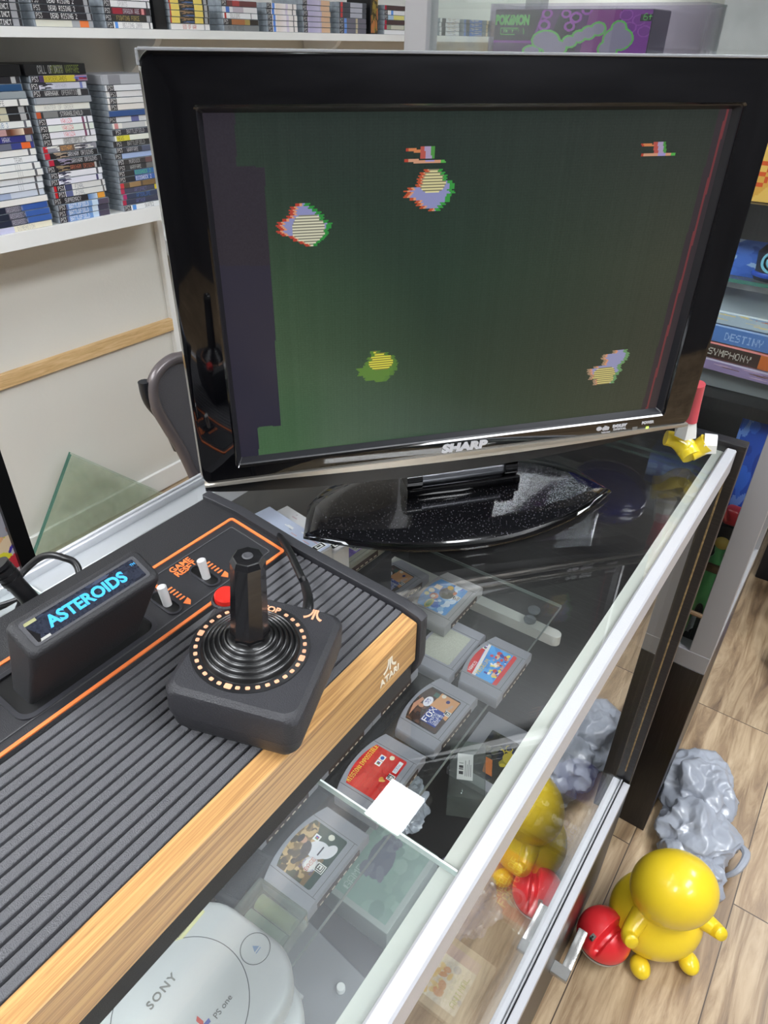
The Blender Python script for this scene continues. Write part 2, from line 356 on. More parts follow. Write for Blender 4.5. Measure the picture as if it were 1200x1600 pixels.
cpart('top_pane', G_topb, ((-.531, YN, ZC-.006), (-.0865, JO-.0006, ZC)))
cpart('pane_joint', M_gedge, ((-.531, JO-.0006, ZC-.0058), (-.087, JO+.0006, ZC-.0002)))
cpart('front_rail', M_alu, ((-.0862, YN, ZC-.030), (X1, YE-.004, ZC+.0015)), r=.0015)
cpart('frosted_strip', M_frost, ((-.0985, YN, ZC-.026), (-.0865, YE-.002, ZC-.0065)))
cpart('back_rail', M_alu, ((X0, YN, ZC-.03), (-.5315, YE, ZC+.0015)), ((-.5315, YN, ZC-.03), (-.509, YE, ZC-.0065)), ((-.5375, YN, ZC+.0015), (-.5345, YE, ZC+.004)), r=.0006)
ep = cpart('end_panel', M_lamx, ((-.545, YE, 0), (-.066, YE+.0175, ZC+.006)), r=.001)
cpart('worn_edge', M_chip, ((-.0785, YE-.0010, .33), (-.0774, YE+.0002, ZC-.03)), par=ep)
cpart('end_panel', M_lamx, ((-.545, YN-.018, 0), (-.066, YN, ZC+.006)))
cpart('front_pane', G_front, ((-.0835, YN, .305), (-.0785, YE-.001, ZC-.028)))
cpart('lower_rail', M_alu, ((-.088, YN, .292), (-.0775, YE-.003, .311)), ((-.0755, YN, .288), (-.064, YE-.003, .307)), r=.0008)
cpart('kick_panel', mat('black laminate kick board', (26, 24, 25), .35), ((-.085, YN, 0), (-.064, YE-.002, .289)))
cpart('deck', mat('black deck board', (17, 17, 19), .3, var=.3, vscale=14), ((-.53, YN, .27), (-.088, YE, .300)))
cpart('back_panel', mat('dark sliding door', (40, 41, 44), .5), ((-.536, YN, 0), (-.529, YE, ZC-.03)))
# glass shelf inside
SH = .63
gs = thing('glass_shelf', 'clear glass shelf inside the counter carrying the grey cartridges', 'shelf', (-.37, .14, SH-.006))
bm = NB(); box(bm, (-.51, -.55, SH-.006), (-.2375, .825, SH)); obj('pane', bm, G_shelf, gs, local=False, smooth=False)
bm = NB(); box(bm, (-.2375, -.55, SH-.0058), (-.2367, .825, SH-.0002)); box(bm, (-.51, .825, SH-.0058), (-.2375, .8258, SH-.0002)); obj('polished_edge', bm, mat('polished glass edge', (112, 122, 118), .3), gs, local=False, smooth=False)
def bracket(y, label):
    t = thing('shelf_bracket', label, 'bracket', (-.5, y, SH-.03)); bm = NB()
    prism(bm, [(-.52, -.012), (-.25, -.009)]+[(-.222+.009*math.sin(R(a)), -.009*math.cos(R(a))) for a in range(0, 181, 20)]+[(-.25, .009), (-.52, .012)], .018, (0, y, SH-.026), r=.0006, seg=1)
    obj('arm', bm, mat('white bracket metal', (188, 186, 180), .4), t, local=False)
    for dx, dy in ((-.262, -.006), (-.266, .017)):
        bm = NB(); lathe(bm, [(0, 0), (.009, 0), (.0095, .003), (.005, .0035), (.0045, .006), (0, .006)], (dx, y+dy, SH+.0002), 20); obj('suction_pad', bm, glass_mat('clear rubber pad', (190, 205, 215), dust=.12), t, local=False)
    return t
bracket(at_z(800, 965, -.735).y, 'white metal shelf bracket with clear pads inside the counter')

# ================================================================== GAME CONSOLE
con = thing('game_console', 'black ribbed game console with woodgrain front and orange trimmed switch panel', 'game console', (-.29, .147, ZC))
YL, YR = -.0245, .3125
AXS = ((1, 0, 0), (0, 0, 1), (0, 1, 0))
sec = [(-.398, .004), (-.190, 0), (-.189, .024), (-.199, .024), (-.199, .0612), (-.304, .0685), (-.305, .0712), (-.363, .0792), (-.400, .080)]
bm = NB(); prism(bm, sec, YR-YL, (0, YL, ZC), AXS); obj('body', bm, M_black, con, local=False, angle=25)
# ribs
n = 15; p0 = Vector((-.1995, .0612)); p1 = Vector((-.3035, .0684)); pts = []
d = (p1-p0)/n; nr = Vector((d.y, -d.x)).normalized()
if nr.y < 0: nr = -nr
for i in range(n):
    b_ = p0+d*i; pts += [b_+d*.00, b_+d*.02+nr*.0026, b_+d*.08+nr*.0030, b_+d*.72+nr*.0030, b_+d*.79+nr*.0024, b_+d*.81]
pts.append(p1)
pts = [(p.x, p.y) for p in pts]+[(-.3035, .060), (-.1995, .055)]
bm = NB(); prism(bm, pts, YR-YL-.003, (0, YL+.0015, ZC), AXS)
obj('ribbed_top', bm, mat('ribbed black plastic', (80, 80, 84), .42, bump=.5, bscale=1600), con, local=False, angle=20)  # base grey is lifted to carry light reflected off the black ribs
# wood trim
bm = NB(); prism(bm, [(-.1985, .0245), (-.1862, .0245), (-.1862, .0600), (-.1870, .0608), (-.1985, .0636)], YR-YL-.003, (0, YL+.0015, ZC), AXS)
M_teak = wood_mat('woodgrain trim', [(120, 88, 58), (166, 124, 78), (192, 150, 96), (206, 166, 112)], 16, (16, .4, 26), .3, .05)
wt = obj('wood_trim', bm, M_teak, con, local=False, smooth=False)
M_cream = mat('cream print', (225, 215, 195), .5)
for y0 in (YR, YL-.0085):
    bm = NB(); prism(bm, [(-.401, .002), (-.192, 0), (-.1865, .012), (-.1835, .024), (-.1835, .0625), (-.187, .065), (-.200, .0685), (-.304, .0752), (-.363, .083), (-.401, .084)], .0085, (0, y0, ZC), AXS, r=.0009, seg=2)
    obj('side_cap', bm, mat('charcoal side plastic', (44, 44, 48), .45, bump=.3, bscale=1500), con, local=False)
def stroke(bm, pts, w, h, org, ax, taper=None):
    """flat band along a 2-d path"""
    P = [Vector(p) for p in pts]; L, Q = [], []
    for i, p in enumerate(P):
        t = (P[min(i+1, len(P)-1)]-P[max(i-1, 0)]).normalized(); nn = Vector((-t.y, t.x)); ww = w[i] if isinstance(w, (list, tuple)) else w
        L.append(p+nn*ww/2); Q.append(p-nn*ww/2)
    A = [Vector(a) for a in ax]; o = Vector(org)
    for i in range(len(P)-1):
        q = [L[i], L[i+1], Q[i+1], Q[i]]; lo = [bm.verts.new(o+A[0]*p.x+A[1]*p.y) for p in q]; hi = [bm.verts.new(o+A[0]*p.x+A[1]*p.y+A[2]*h) for p in q]
        bm.faces.new(lo); bm.faces.new(hi[::-1])
        for a in range(4): bm.faces.new((lo[a], lo[(a+1) % 4], hi[(a+1) % 4], hi[a]))
    return bm
def peak_mark(name, size, org, right, up, m, par, local):
    """three stroke peak mark: a straight bar between two flaring legs"""
    r_ = Vector(right).normalized(); u_ = Vector(up).normalized(); ax = (r_*size, u_*size, r_.cross(u_)); bm = NB()
    stroke(bm, [(0, 0), (0, 1)], .16, .0003, org, ax)
    for s in (-1, 1): stroke(bm, [(s*.17, 1), (s*.17, .72), (s*.21, .5), (s*.32, .28), (s*.50, .12), (s*.66, .05)], [.13, .13, .14, .16, .19, .22], .0003, org, ax)
    return obj(name, bm, m, par, local=local, smooth=False)
xf = -.1860
lg = Vector((xf, .278, ZC+.0432)); peak_mark('emblem', .0108, lg, (0, 1, 0), (0, 0, 1), M_cream, con, False)
text('lettering', 'ATARI', .0080, (xf-.0003, .2782, ZC+.0366), (0, 1, 0), (0, 0, 1), M_cream, con, local=False, bold=.0002, depth=.0005)
# switch panel frame
th = math.atan2(.008, .058); UPS = Vector((-math.cos(th), 0, math.sin(th))); NRM = Vector((math.sin(th), 0, math.cos(th))); PC = Vector((-.334, .144, ZC+.0753)); PAX = ((0, 1, 0), tuple(UPS), tuple(NRM))
def pp(y, x, h=0.): return Vector((x, y, ZC+.0753+(-.334-x)*math.tan(th)))+NRM*h
M_or = mat('orange print', (222, 118, 62), .5)
bm = NB(); ring(bm, rrect(.328, .0575, .003, 3), rrect(.3235, .053, .0015, 3), .0022, tuple(PC-NRM*.0012), PAX); obj('orange_border', bm, M_or, con, local=False, smooth=False)
bm = NB(); prism(bm, rrect(.3235, .053, .0015, 3), .001, tuple(PC-NRM*.0008), PAX); obj('switch_panel', bm, mat('smooth black panel', (38, 38, 41), .38, bump=.2, bscale=1800), con, local=False)
bm = NB(); ring(bm, rrect(.312, .0415, .002, 3), rrect(.3105, .040, .002, 3), .0008, tuple(PC), PAX); obj('panel_groove', bm, mat('panel groove grey', (70, 70, 72), .5), con, local=False, smooth=False)
def slider(px, py, title):
    c = at_z(px, py, -.3225); y, x = c.y, c.x; o = tuple(pp(y, x, .0002))
    bm = NB(); ring(bm, rrect(.0115, .027, .0057, 6), rrect(.0085, .024, .0042, 6), .0014, o, PAX); sl = obj('switch_surround', bm, mat('slot rim plastic', (46, 46, 50), .35), con, local=False)
    bm = NB(); prism(bm, rrect(.0086, .0241, .0042, 6), .0004, o, PAX); obj('slot', bm, M_blackd, sl, local=False)
    a = pp(y, x+.002, 0); b = a+Vector((-.003, 0, .0148)); bm = NB(); tube(bm, [a, b, b+(b-a).normalized()*.0006], .0032, 18, smooth=False, radii=[.0030, .0033, .0026])
    obj('lever', bm, mat('silver lever', (205, 205, 205), .32, .25, bump=.1, bscale=900), con, local=False)
    bm = NB()
    for k in range(5):
        stroke(bm, [(.0085, .0085-k*.0032), (.0085+.0045, .0085-k*.0032)], .0013, .0003, o, PAX)
    prism(bm, [(.0078, -.0085), (.0135, -.0065), (.0135, -.0100), (.0105, -.0130)], .0003, o, PAX)
    obj('arrow_print', bm, M_or, con, local=False, smooth=False)
    return y, x
y1, x1 = slider(258, 938, ''); y2, x2 = slider(319, 896, '')
for t_, dx in (('GAME', -.0205), ('RESET', -.0147)):
    text('lettering', t_, .0072, pp(y2-.004, x2+dx, .0004), (0, 1, 0), UPS, M_or, con, local=False, bold=.00012, depth=.0003)
for t_, dx in (('GAME', -.0205), ('SELECT', -.0147)):
    text('lettering', t_, .0072, pp(y1-.004, x1+dx, .0004), (0, 1, 0), UPS, M_or, con, local=False, bold=.00012, depth=.0003)
CB = Vector((-.3335, .1465, ZC+.0752))
bm = NB(); ring(bm, rrect(.100, .040, .009, 6), rrect(.094, .034, .007, 6), .0022, tuple(CB-NRM*.0005), PAX); obj('cartridge_bay_rim', bm, mat('slot rim plastic', (46, 46, 50), .35), con, local=False)
bm = NB(); prism(bm, rrect(.094, .034, .007, 6), .0006, tuple(CB-NRM*.0003), PAX); obj('cartridge_bay', bm, M_blackd, con, local=False)
# silver lever of the left switches, peeping out behind the cartridge
y3 = .083; bm = NB(); a = pp(y3, -.349, 0); tube(bm, [a, a+Vector((-.002, 0, .0148))], .0032, 16, smooth=False); obj('lever', bm, mat('silver lever', (205, 205, 205), .32), con, local=False)
bm = NB(); box(bm, (-.4035, .16, ZC+.02), (-.398, .235, ZC+.076), .001, 1); obj('rear_label_plate', bm, M_black, con, local=False)

# ------------------------------------------------------------------ game cartridge in the console
zt = Vector((.0325, 0, .065)).normalized(); xt = Vector((0, 1, 0)); yt = zt.cross(xt)
mt = Matrix((xt, yt, zt)).transposed().to_4x4(); mt.translation = Vector((-.3325, .1465, ZC+.0755))
ca = thing('game_cartridge', 'black cartridge with blue title standing in the slot of the ribbed console', 'game cartridge', mtx=mt)
bm = NB(); loft(bm, [(rrect(.0785, .0185, .003), -.004), (rrect(.081, .0225, .0035), .045), (rrect(.0835, .0245, .004), .068), (rrect(.0825, .0235, .004), .0712), (rrect(.079, .0200, .004), .0725)]); obj('shell', bm, mat('worn black cartridge plastic', (36, 36, 39), .55, bump=.3, bscale=1400), ca, angle=50)
pc = Pic(140, 28, (34, 38, 50)); pc.noise(7, 2, 2); pc.blotch(0, 0, 1, 1, [(44, 50, 66), (28, 30, 40), (60, 66, 84)], 14, .07, 3); pc.rect(0, .86, .1, 1, (150, 150, 110)); pc.rect(0, 0, .11, .1, (165, 165, 160)); pc.poly([(0, .8), (.05, .3), (.02, 0), (0, 0)], (20, 20, 22))
canvas('title_label', pc, .069, .0135, (0, 0, .0727), (1, 0, 0), (0, 1, 0), PRINTG, ca)
text('lettering', 'ASTEROIDS', .0098, (0, -.0002, .0728), (1, 0, 0), (0, 1, 0), mat('sky blue print', (60, 165, 225), .4), ca, bold=.00035, depth=.0002, space=1.0, sx=.98)
text('lettering', 'TM', .0024, (.0325, .0034, .0728), (1, 0, 0), (0, 1, 0), mat('sky blue print', (60, 165, 225), .4), ca, depth=.0002)
bm = NB(); ring(bm, rrect(.0735, .0165, .002, 3), rrect(.069, .0135, .001, 3), .0006, (0, 0, .0722)); obj('label_frame', bm, mat('charcoal frame', (62, 62, 66), .5, bump=.3, bscale=1500), ca)

# ------------------------------------------------------------------ joystick
JA = R(21.1); jc = Vector((-.2266, .1975, ZC+.0667))
joy = thing('joystick_controller', 'square black joystick with a red button resting on the ribbed console', 'joystick', mtx=Matrix.Translation(jc) @ Matrix.Rotation(R(4.0), 4, 'Y') @ Matrix.Rotation(JA, 4, 'Z'))
M_joy = mat('charcoal joystick plastic', (42, 42, 46), .45, bump=.35, bscale=1300)
JW, JD, JH = .0800, .0855, .0395
bm = NB(); loft(bm, [(rrect(JW-.012, JD-.012, .006), 0), (rrect(JW-.004, JD-.004, .008), .008), (rrect(JW-.001, JD-.001, .009), .0175)]); obj('lower_shell', bm, M_joy, joy, angle=40)
bm = NB(); loft(bm, [(rrect(JW-.0025, JD-.0025, .008), .0170), (rrect(JW, JD, .009), .0185), (rrect(JW, JD, .009), .0345), (rrect(JW-.002, JD-.002, .009), .0370), (rrect(JW-.008, JD-.008, .008), JH)]); obj('upper_shell', bm, M_joy, joy, angle=28)
def jloc(px, py, z=-.295): v = at_z(px, py, z); v = WM[joy.name].inverted() @ v; return v
ZT = JH; dc = jloc(392, 1012, -(.4-.0655-JH)); DX, DY = dc.x, dc.y
bm = NB(); lathe(bm, [(.0, .0004), (.0335, .0004), (.0345, .0002), (.0345, -.001), (0, -.001)], (DX, DY, ZT), 48); obj('dial_ring', bm, mat('dial black', (26, 26, 28), .3), joy)
M_peach = mat('peach print', (224, 160, 125), .5); bm = NB()
for k in range(36):
    a = R(k*10)
    if 76 <= k*10 <= 104: continue
    big = k % 9 == 0
    cx_, cy2 = DX+.0312*math.cos(a), DY+.0312*math.sin(a); rr = Vector((math.cos(a), math.sin(a), 0)); tt = Vector((-math.sin(a), math.cos(a), 0))
    prism(bm, rrect(.0026 if not big else .0042, .0022 if not big else .0034, .0006, 2), .0003, (cx_, cy2, ZT+.0004), (tuple(tt), tuple(rr), (0, 0, 1)))
obj('tick_marks', bm, M_peach, joy, smooth=False)
text('lettering', 'TOP', .0062, (DX, DY+.0312, ZT+.0005), (1, 0, 0), (0, 1, 0), M_peach, joy, bold=.0002, depth=.0002)
prof = [(.0285, .0004)]
for k, r_ in enumerate((.0262, .0232, .0202, .0172, .0142)):
    z = .0012+k*.0016; prof += [(r_+.0015, z), (r_+.0012, z+.0018), (r_, z+.0024), (r_-.0012, z+.0014)]
prof += [(.0118, .0095), (.0108, .0120), (0, .0120)]
bm = NB(); lathe(bm, prof, (DX, DY, ZT), 56); obj('rubber_boot', bm, mat('black rubber', (18, 18, 19), .33, coat=.2), joy, angle=60)
tilt = Vector((.0006, .001)); bm = NB()
oct_ = lambda r_, ox=0, oy=0: [(DX+ox+r_*math.cos(R(22.5+45*i)), DY+oy+r_*math.sin(R(22.5+45*i))) for i in range(8)]
loft(bm, [(oct_(.0104), ZT+.0085), (oct_(.0112), ZT+.011), (oct_(.0112), ZT+.0145), (oct_(.0106), ZT+.0165), (oct_(.0094, .0006, .0008), ZT+.058), (oct_(.0096, .0007, .001), ZT+.0640), (oct_(.0082, .0007, .001), ZT+.0672), (oct_(.0075, .0007, .001), ZT+.0676)])
stk = obj('stick', bm, mat('gloss black stick plastic', (20, 20, 22), .22, coat=.4), joy, angle=20)
bm = NB(); lathe(bm, [(.0, .0004), (.0022, .0009), (.003, .0003), (0, 0)], (DX+.0007, DY+.001, ZT+.0676), 16); obj('cap_dimple', bm, mat('charcoal frame', (62, 62, 66), .5), stk)
b_ = jloc(354, 944); bm = NB(); lathe(bm, [(.0092, -.001), (.0092, .0004), (.0082, .0014), (.0075, .0010), (.0075, 0)], (b_.x, b_.y, ZT), 32); obj('button_collar', bm, M_joy, joy)
bm = NB(); lathe(bm, [(.0072, 0), (.0072, .0040), (.0062, .0054), (0, .0058)], (b_.x, b_.y, ZT), 32); obj('red_button', bm, mat('red plastic', (205, 40, 32), .3, coat=.3), joy)
l_ = jloc(489, 966); peak_mark('emblem', .0085, (l_.x, l_.y-.002, ZT+.0002), (1, 0, 0), (0, 1, 0), M_peach, joy, True)
cord = NB(); pts = [WM[joy.name] @ Vector((.014, JD/2-.006, .028)), WM[joy.name] @ Vector((.012, JD/2+.010, .030)), at_z(476, 912, -.316), at_z(470, 900, -.312), at_z(450, 858, -.318), at_z(436, 838, -.325), at_z(424, 829, -.331), at_z(417, 832, -.348), at_z(424, 850, -.392), at_z(440, 852, -.396)]
tube(cord, pts, .0030, 12, radii=[.0040, .0034, .0028, .0028, .0028, .0028, .0028, .0028]); obj('cord', cord, mat('black cable', (20, 20, 22), .35), joy, local=False)

# ------------------------------------------------------------------ leads behind the console
M_cab = mat('black cable', (20, 20, 22), .35)
t = thing('audio_plug', 'ribbed black cable plug standing at the back of the console', 'plug', tuple(at_z(20, 930, -.36)))
pa, pb = at_z(58, 948, -.335), at_z(4, 890, -.300); bm = NB(); tube(bm, [pa+(pa-pb)*.5, pa, pb], .0062, 18, smooth=False, radii=[.0062, .0062, .006]); obj('plug_body', bm, M_cab, t, local=False)
bm = NB()
for k in range(4): f = .70+k*.12; q = pa.lerp(pb, f); tube(bm, [q, q+(pb-pa).normalized()*.003], .0072, 18, smooth=False)
obj('grip_ribs', bm, M_cab, t, local=False)
bm = NB(); tube(bm, [pb, pb+Vector((-.02, -.03, .01)), pb+Vector((-.06, -.09, -.02)), pb+Vector((-.08, -.15, -.09))], .0026, 10); obj('lead', bm, M_cab, t, local=False)
bm = NB(); tube(bm, [at_z(16, 920, -.375), at_z(40, 890, -.345), at_z(68, 869, -.330), at_z(98, 871, -.328), at_z(122, 888, -.335), Vector((-.403, .19, ZC+.045))], .0027, 12, k=8)
recenter(tag(obj('looped_cable', bm, M_cab), 'thin black cable looping up behind the console', 'cable'))
bm = NB(); tube(bm, [Vector((-.403, .10, ZC+.03)), at_z(30, 944, -.385), at_z(0, 950, -.39), at_z(-60, 975, -.392)], .002, 10); tube(bm, [at_z(45, 930, -.38), at_z(0, 945, -.385), at_z(-60, 960, -.392)], .0018, 10)
recenter(tag(obj('power_lead', bm, M_cab), 'thin black wires lying flat on the back rail by the plug', 'cable'))

# ================================================================== TELEVISION
tc_ = Vector((-.264, .5126, ZC)); TA = R(51.0)
tv = thing('television', 'gloss black flat television showing a green space game on its screen', 'television', tuple(tc_), TA)
TI = WM[tv.name].inverted(); TN = Vector((math.sin(TA), -math.cos(TA), 0))
def tvp(px, py):
    r = ray(px, py); c = Vector((tc_.x, tc_.y, 0)); k = c.dot(TN)/r.dot(TN); v = r*k; v.z += CAMZ; q = TI @ v; return q.x, q.z
TX = ((1, 0, 0), (0, 0, 1), (0, 1, 0))      # outline in x,z, depth towards the back
SX, SZ = -.001, .228; SW, SHT = .408, .258; OW, OH, OZ = .481, .314, .235
bm = NB()
ro = lambda w, h, r: [(x, z+OZ) for x, z in rrect(w, h, r, 8)]
ri = lambda w, h, r: [(x+SX, z+SZ) for x, z in rrect(w, h, r, 8)]
def lring(bm, rows):
    R_ = [[bm.verts.new((p[0], y, p[1])) for p in pts] for pts, y in rows]; n = len(R_[0])
    for a, b in zip(R_, R_[1:]):
        for j in range(n): bm.faces.new((a[j], a[(j+1) % n], b[(j+1) % n], b[j]))
lring(bm, [(ro(OW-.004, OH-.004, .010), .034), (ro(OW, OH, .012), .028), (ro(OW, OH, .012), .004), (ro(OW-.003, OH-.003, .011), .0008), (ro(OW-.010, OH-.010, .009), 0), (ri(SW+.0115, SHT+.0105, .003), .0002), (ri(SW+.0085, SHT+.0080, .002), .0016), (ri(SW+.0075, SHT+.007, .002), .0085)])
obj('bezel', bm, M_gloss, tv, angle=30)
bm = NB(); lring(bm, [(ri(SW+.0085, SHT+.0078, .002), .0022), (ri(SW+.0065, SHT+.0058, .002), .0030), (ri(SW, SHT, .001), .0085), (ri(SW-.002, SHT-.002, .001), .0088)]); obj('screen_surround', bm, mat('satin charcoal surround', (30, 30, 34), .3), tv, angle=20)
bm = NB(); loft(bm, [(ro(OW-.006, OH-.006, .010), .030), (ro(OW-.03, OH-.03, .02), .045), (ro(OW-.14, OH-.11, .03), .072), (ro(OW-.18, OH-.14, .03), .078)], ax=TX); obj('back_housing', bm, M_blackd, tv)
bm = NB(); box(bm, (-OW/2+.001, -.0005, OZ+OH/2-.0012), (OW/2-.012, .018, OZ+OH/2+.0006), .0004, 1); box(bm, (-OW/2-.0006, -.0002, OZ+OH/2-.009), (-OW/2+.0012, .012, OZ+OH/2), .0004, 1); obj('clear_edge_strip', bm, mat('pale acrylic edge', (150, 152, 155), .2, .3), tv)
# chrome strip and belly
N_ = 40; xs = [-OW/2+.002+(OW-.004)*i/N_ for i in range(N_+1)]; zb = OZ-OH/2
top = [(x, zb+.0040) for x in xs]; bw = lambda x: .0028+.0048*max(0, 1-((x-.02)/.20)**2)**1.2
bm = NB(); prism(bm, top+[(x, zb+.0040-bw(x)) for x in xs[::-1]], .010, (0, -.0020, 0), TX, r=.0006, seg=1); obj('silver_strip', bm, mat('champagne metal strip', (188, 182, 172), .3, .75), tv, angle=60)
bm = NB(); prism(bm, [(x, zb+.001) for x in xs]+[(x, zb-.0015-.0160*max(0, 1-((x+.03)/.225)**2)**.8) for x in xs[::-1]], .030, (0, .0015, 0), TX, r=.001, seg=1); obj('belly', bm, mat('satin black belly', (20, 20, 22), .3), tv, angle=60)
# screen picture
NX, NY = 408, 258
P = Pic(NX, NY, (46, 62, 50))
def sfac(f): return np.clip(f, 0, 1)[..., None]
U, V = P.U, P.V
left = np.array((62, 88, 62)); mid = np.array((36, 58, 45)); right_ = np.array((62, 67, 54)); top_ = np.array((36, 43, 42)); topl = np.array((36, 44, 50))
base = left+(mid-left)*sfac((U-.08)/.42+np.clip(V-.25, 0, 1)*1.1); base = base+(right_-base)*sfac((U-.42)/.5)
base = base+(top_-base)*sfac((V-.55)/.55)*.85; base = base*(1-.14*sfac((.5-np.abs(V-.25))*1.2)*sfac((U-.2)*2))
base = base+np.array((8, 14, 8))*sfac(1-V/.35)*sfac(1-U)
P.a[:] = base
rg = np.random.RandomState(3); P.a += (rg.rand(NY, NX, 1)-.5)*5; P.a += (rg.rand(1, NX, 1)-.5)*4; P.a[::2] -= 2
def suv(px, py): x, z = tvp(px, py); return (x-SX)/SW+.5, (z-SZ)/SHT+.5
def spoly(pl, c): P.poly([suv(*p) for p in pl], c)
purp = (44, 40, 49)
spoly([(300, 170), (368, 170), (372, 262), (416, 264), (418, 330), (433, 545), (441, 672), (405, 674), (407, 725), (360, 730)], purp)
spoly([(300, 420), (425, 420), (433, 545), (441, 672), (405, 674), (407, 725), (360, 730)], (42, 40, 55))
m_ = (P.a == np.array(purp)).all(-1); P.a[m_] += ((rg.rand(NY, NX, 1)-.5)*6)[m_]
spoly([(1139, 160), (1180, 160), (1040, 650), (1008, 650)], (54, 46, 50)); spoly([(1150, 160), (1154, 160), (1018, 650), (1015, 650)], (112, 52, 56))
def asteroid(px, py, w, h, prof, main, rl, rr, ye, yc):
    """prof: (left, right) edges in half widths for evenly spaced rows from the top down"""
    cu, cv = suv(px, py); u1, _ = suv(px+w/2, py); u0, _ = suv(px-w/2, py); _, v1 = suv(px, py-h/2); _, v0 = suv(px, py+h/2)
    hw, hh = (u1-u0)/2, (v1-v0)/2; j0, j1 = int((cv-hh)*NY), int((cv+hh)*NY); n = len(prof)
    for j in range(j0, j1):
        t = 1-(j-j0+.5)/(j1-j0); k = min(n-1, int(t*n)); l, r_ = prof[k]; saw = .035*(j % 2)
        i0, i1 = int((cu+hw*(l+saw))*NX), int((cu+hw*(r_-saw))*NX); fw = 3
        if 0 <= j < NY:
            P.a[j, i0:i1] = main
            if rl != main: P.a[j, i0-1:i0+fw-1] = rl; P.a[j, i0+fw-1:i0+fw+1] = (215, 150, 115)
            P.a[j, i1-fw:i1+1] = rr
            yv = (t*2-1-ye[1])/ye[3]
            if abs(yv) < 1:
                kk = math.sqrt(1-yv*yv)**.6; q0, q1 = int((cu+hw*(ye[0]-ye[2]*kk))*NX), int((cu+hw*(ye[0]+ye[2]*kk))*NX)
                q0, q1 = max(q0, i0+fw), min(q1, i1-fw+1); P.a[j, q0:q1] = yc if j % 2 else tuple(x*.5+20 for x in yc)
lav = (140, 143, 188)
asteroid(480, 355, 84, 70, [(-.28, .18), (-.45, .35), (-.50, .48), (-.50, .62), (-.62, .70), (-.78, .70), (-.95, .85), (-1, 1), (-.90, .98), (-1, .86), (-.85, .88), (-.55, .80), (-.42, .70), (-.2, .55), (0, .42)], lav, (178, 62, 48), (46, 140, 62), (.15, .25, .62, .75), (220, 218, 190))
asteroid(679, 300, 78, 66, [(-.25, .40), (-.38, .52), (-.45, .62), (-.50, .62), (-.50, .85), (-.55, .95), (-.85, .95), (-1, .85), (-.9, .98), (-1, .85), (-.78, .8), (-.55, .80), (-.5, .6), (-.35, .5), (0, .42)], lav, (185, 80, 48), (56, 150, 66), (.08, -.45, .55, .55), (224, 216, 160))
asteroid(957, 579, 58, 50, [(.15, .85), (-.35, 1), (-.4, 1), (-.25, .95), (-.3, .85), (-.7, .7), (-1, .72), (-.95, .8), (-.8, .68), (-.85, .55), (-.6, .62), (-.55, .5)], (150, 150, 186), (160, 134, 108), (108, 150, 100), (-.1, .5, .6, .55), (222, 208, 130))
asteroid(594, 578, 64, 48, [(-.35, .1), (-.3, .5), (-.5, .85), (-.45, .85), (-.6, .95), (-.7, 1), (-1, .95), (-.9, .98), (-.95, .85), (-.7, .8), (-.6, .6), (-.1, .5)], (88, 128, 50), (88, 128, 50), (80, 120, 50), (.2, -.4, .62, .62), (226, 220, 74))
def digit(px, py, s):
    def r4(x0, y0, x1, y1, c): spoly([(px+x0*s, py+y0*s), (px+x1*s, py+y0*s), (px+x1*s, py+y1*s), (px+x0*s, py+y1*s)], c)
    r4(-28, -8, -2, -3, (206, 128, 80)); r4(-31, -8, -27, -3, (176, 64, 46)); r4(-8, -13, 0, 8, (180, 84, 74)); r4(0, -13, 10, 8, (165, 150, 182)); r4(10, -12, 15, 8, (76, 145, 66))
    r4(-28, 9, 30, 14, (205, 150, 120)); r4(-32, 9, -27, 14, (176, 64, 46)); r4(0, 9, 14, 13, (160, 148, 200)); r4(24, 9, 32, 14, (84, 170, 74))
digit(670, 243, 1.0); digit(1038, 234, .84)
P.a = np.clip(P.a, 0, 255)
canvas('screen', P, SW, SHT, (SX, .0084, SZ), (1, 0, 0), (0, 0, 1), attr_mat('screen picture', .28, emit=True, estr=.85, coat=0), tv)
M_sil = mat('silver lettering', (200, 200, 205), .35, .3)
def tvtext(s, px, py, size, m, bold=.0002, shear=0., sx=1., dep=.0003): x, z = tvp(px, py); return text('lettering', s, size, (x, -.0002, z), (1, 0, 0), (0, 0, 1), m, tv, bold=bold, depth=dep, shear=shear, sx=sx)
tvtext('SHARP', 725, 698, .0108, M_sil, .0007, .12, 1.35)
tvtext('dts', 946, 669, .006, M_sil, .0004, .1); tvtext('TruSurround', 946, 675, .0018, M_sil, .0001)
tvtext('DOLBY', 968, 665, .0036, M_sil, .0003, 0, 1.3); tvtext('DIGITAL', 968, 670, .0028, M_sil, .0001, 0, 1.35)
tvtext('POWER', 1012, 660, .0038, M_sil, .0002)
x, z = tvp(991, 671); bm = NB(); box(bm, (x-.0028, -.0006, z-.0028), (x+.0028, .0002, z+.0028)); obj('sensor_mark', bm, mat('grey print', (110, 108, 104), .5), tv, smooth=False)
x, z = tvp(936, 670); bm = NB(); prism(bm, [(x+.003*math.cos(R(a)), z+.0022*math.sin(R(a))) for a in range(0, 360, 20)], .0005, (0, -.0004, 0), TX); obj('sound_emblem', bm, M_sil, tv, smooth=False)
x, z = tvp(1011, 668); bm = NB(); box(bm, (x-.0013, -.0006, z-.0012), (x+.0013, .0002, z+.0012)); obj('power_lamp', bm, mat('green lamp', (180, 230, 90), .4, emit=(180, 235, 90), estr=1.5), tv, smooth=False)
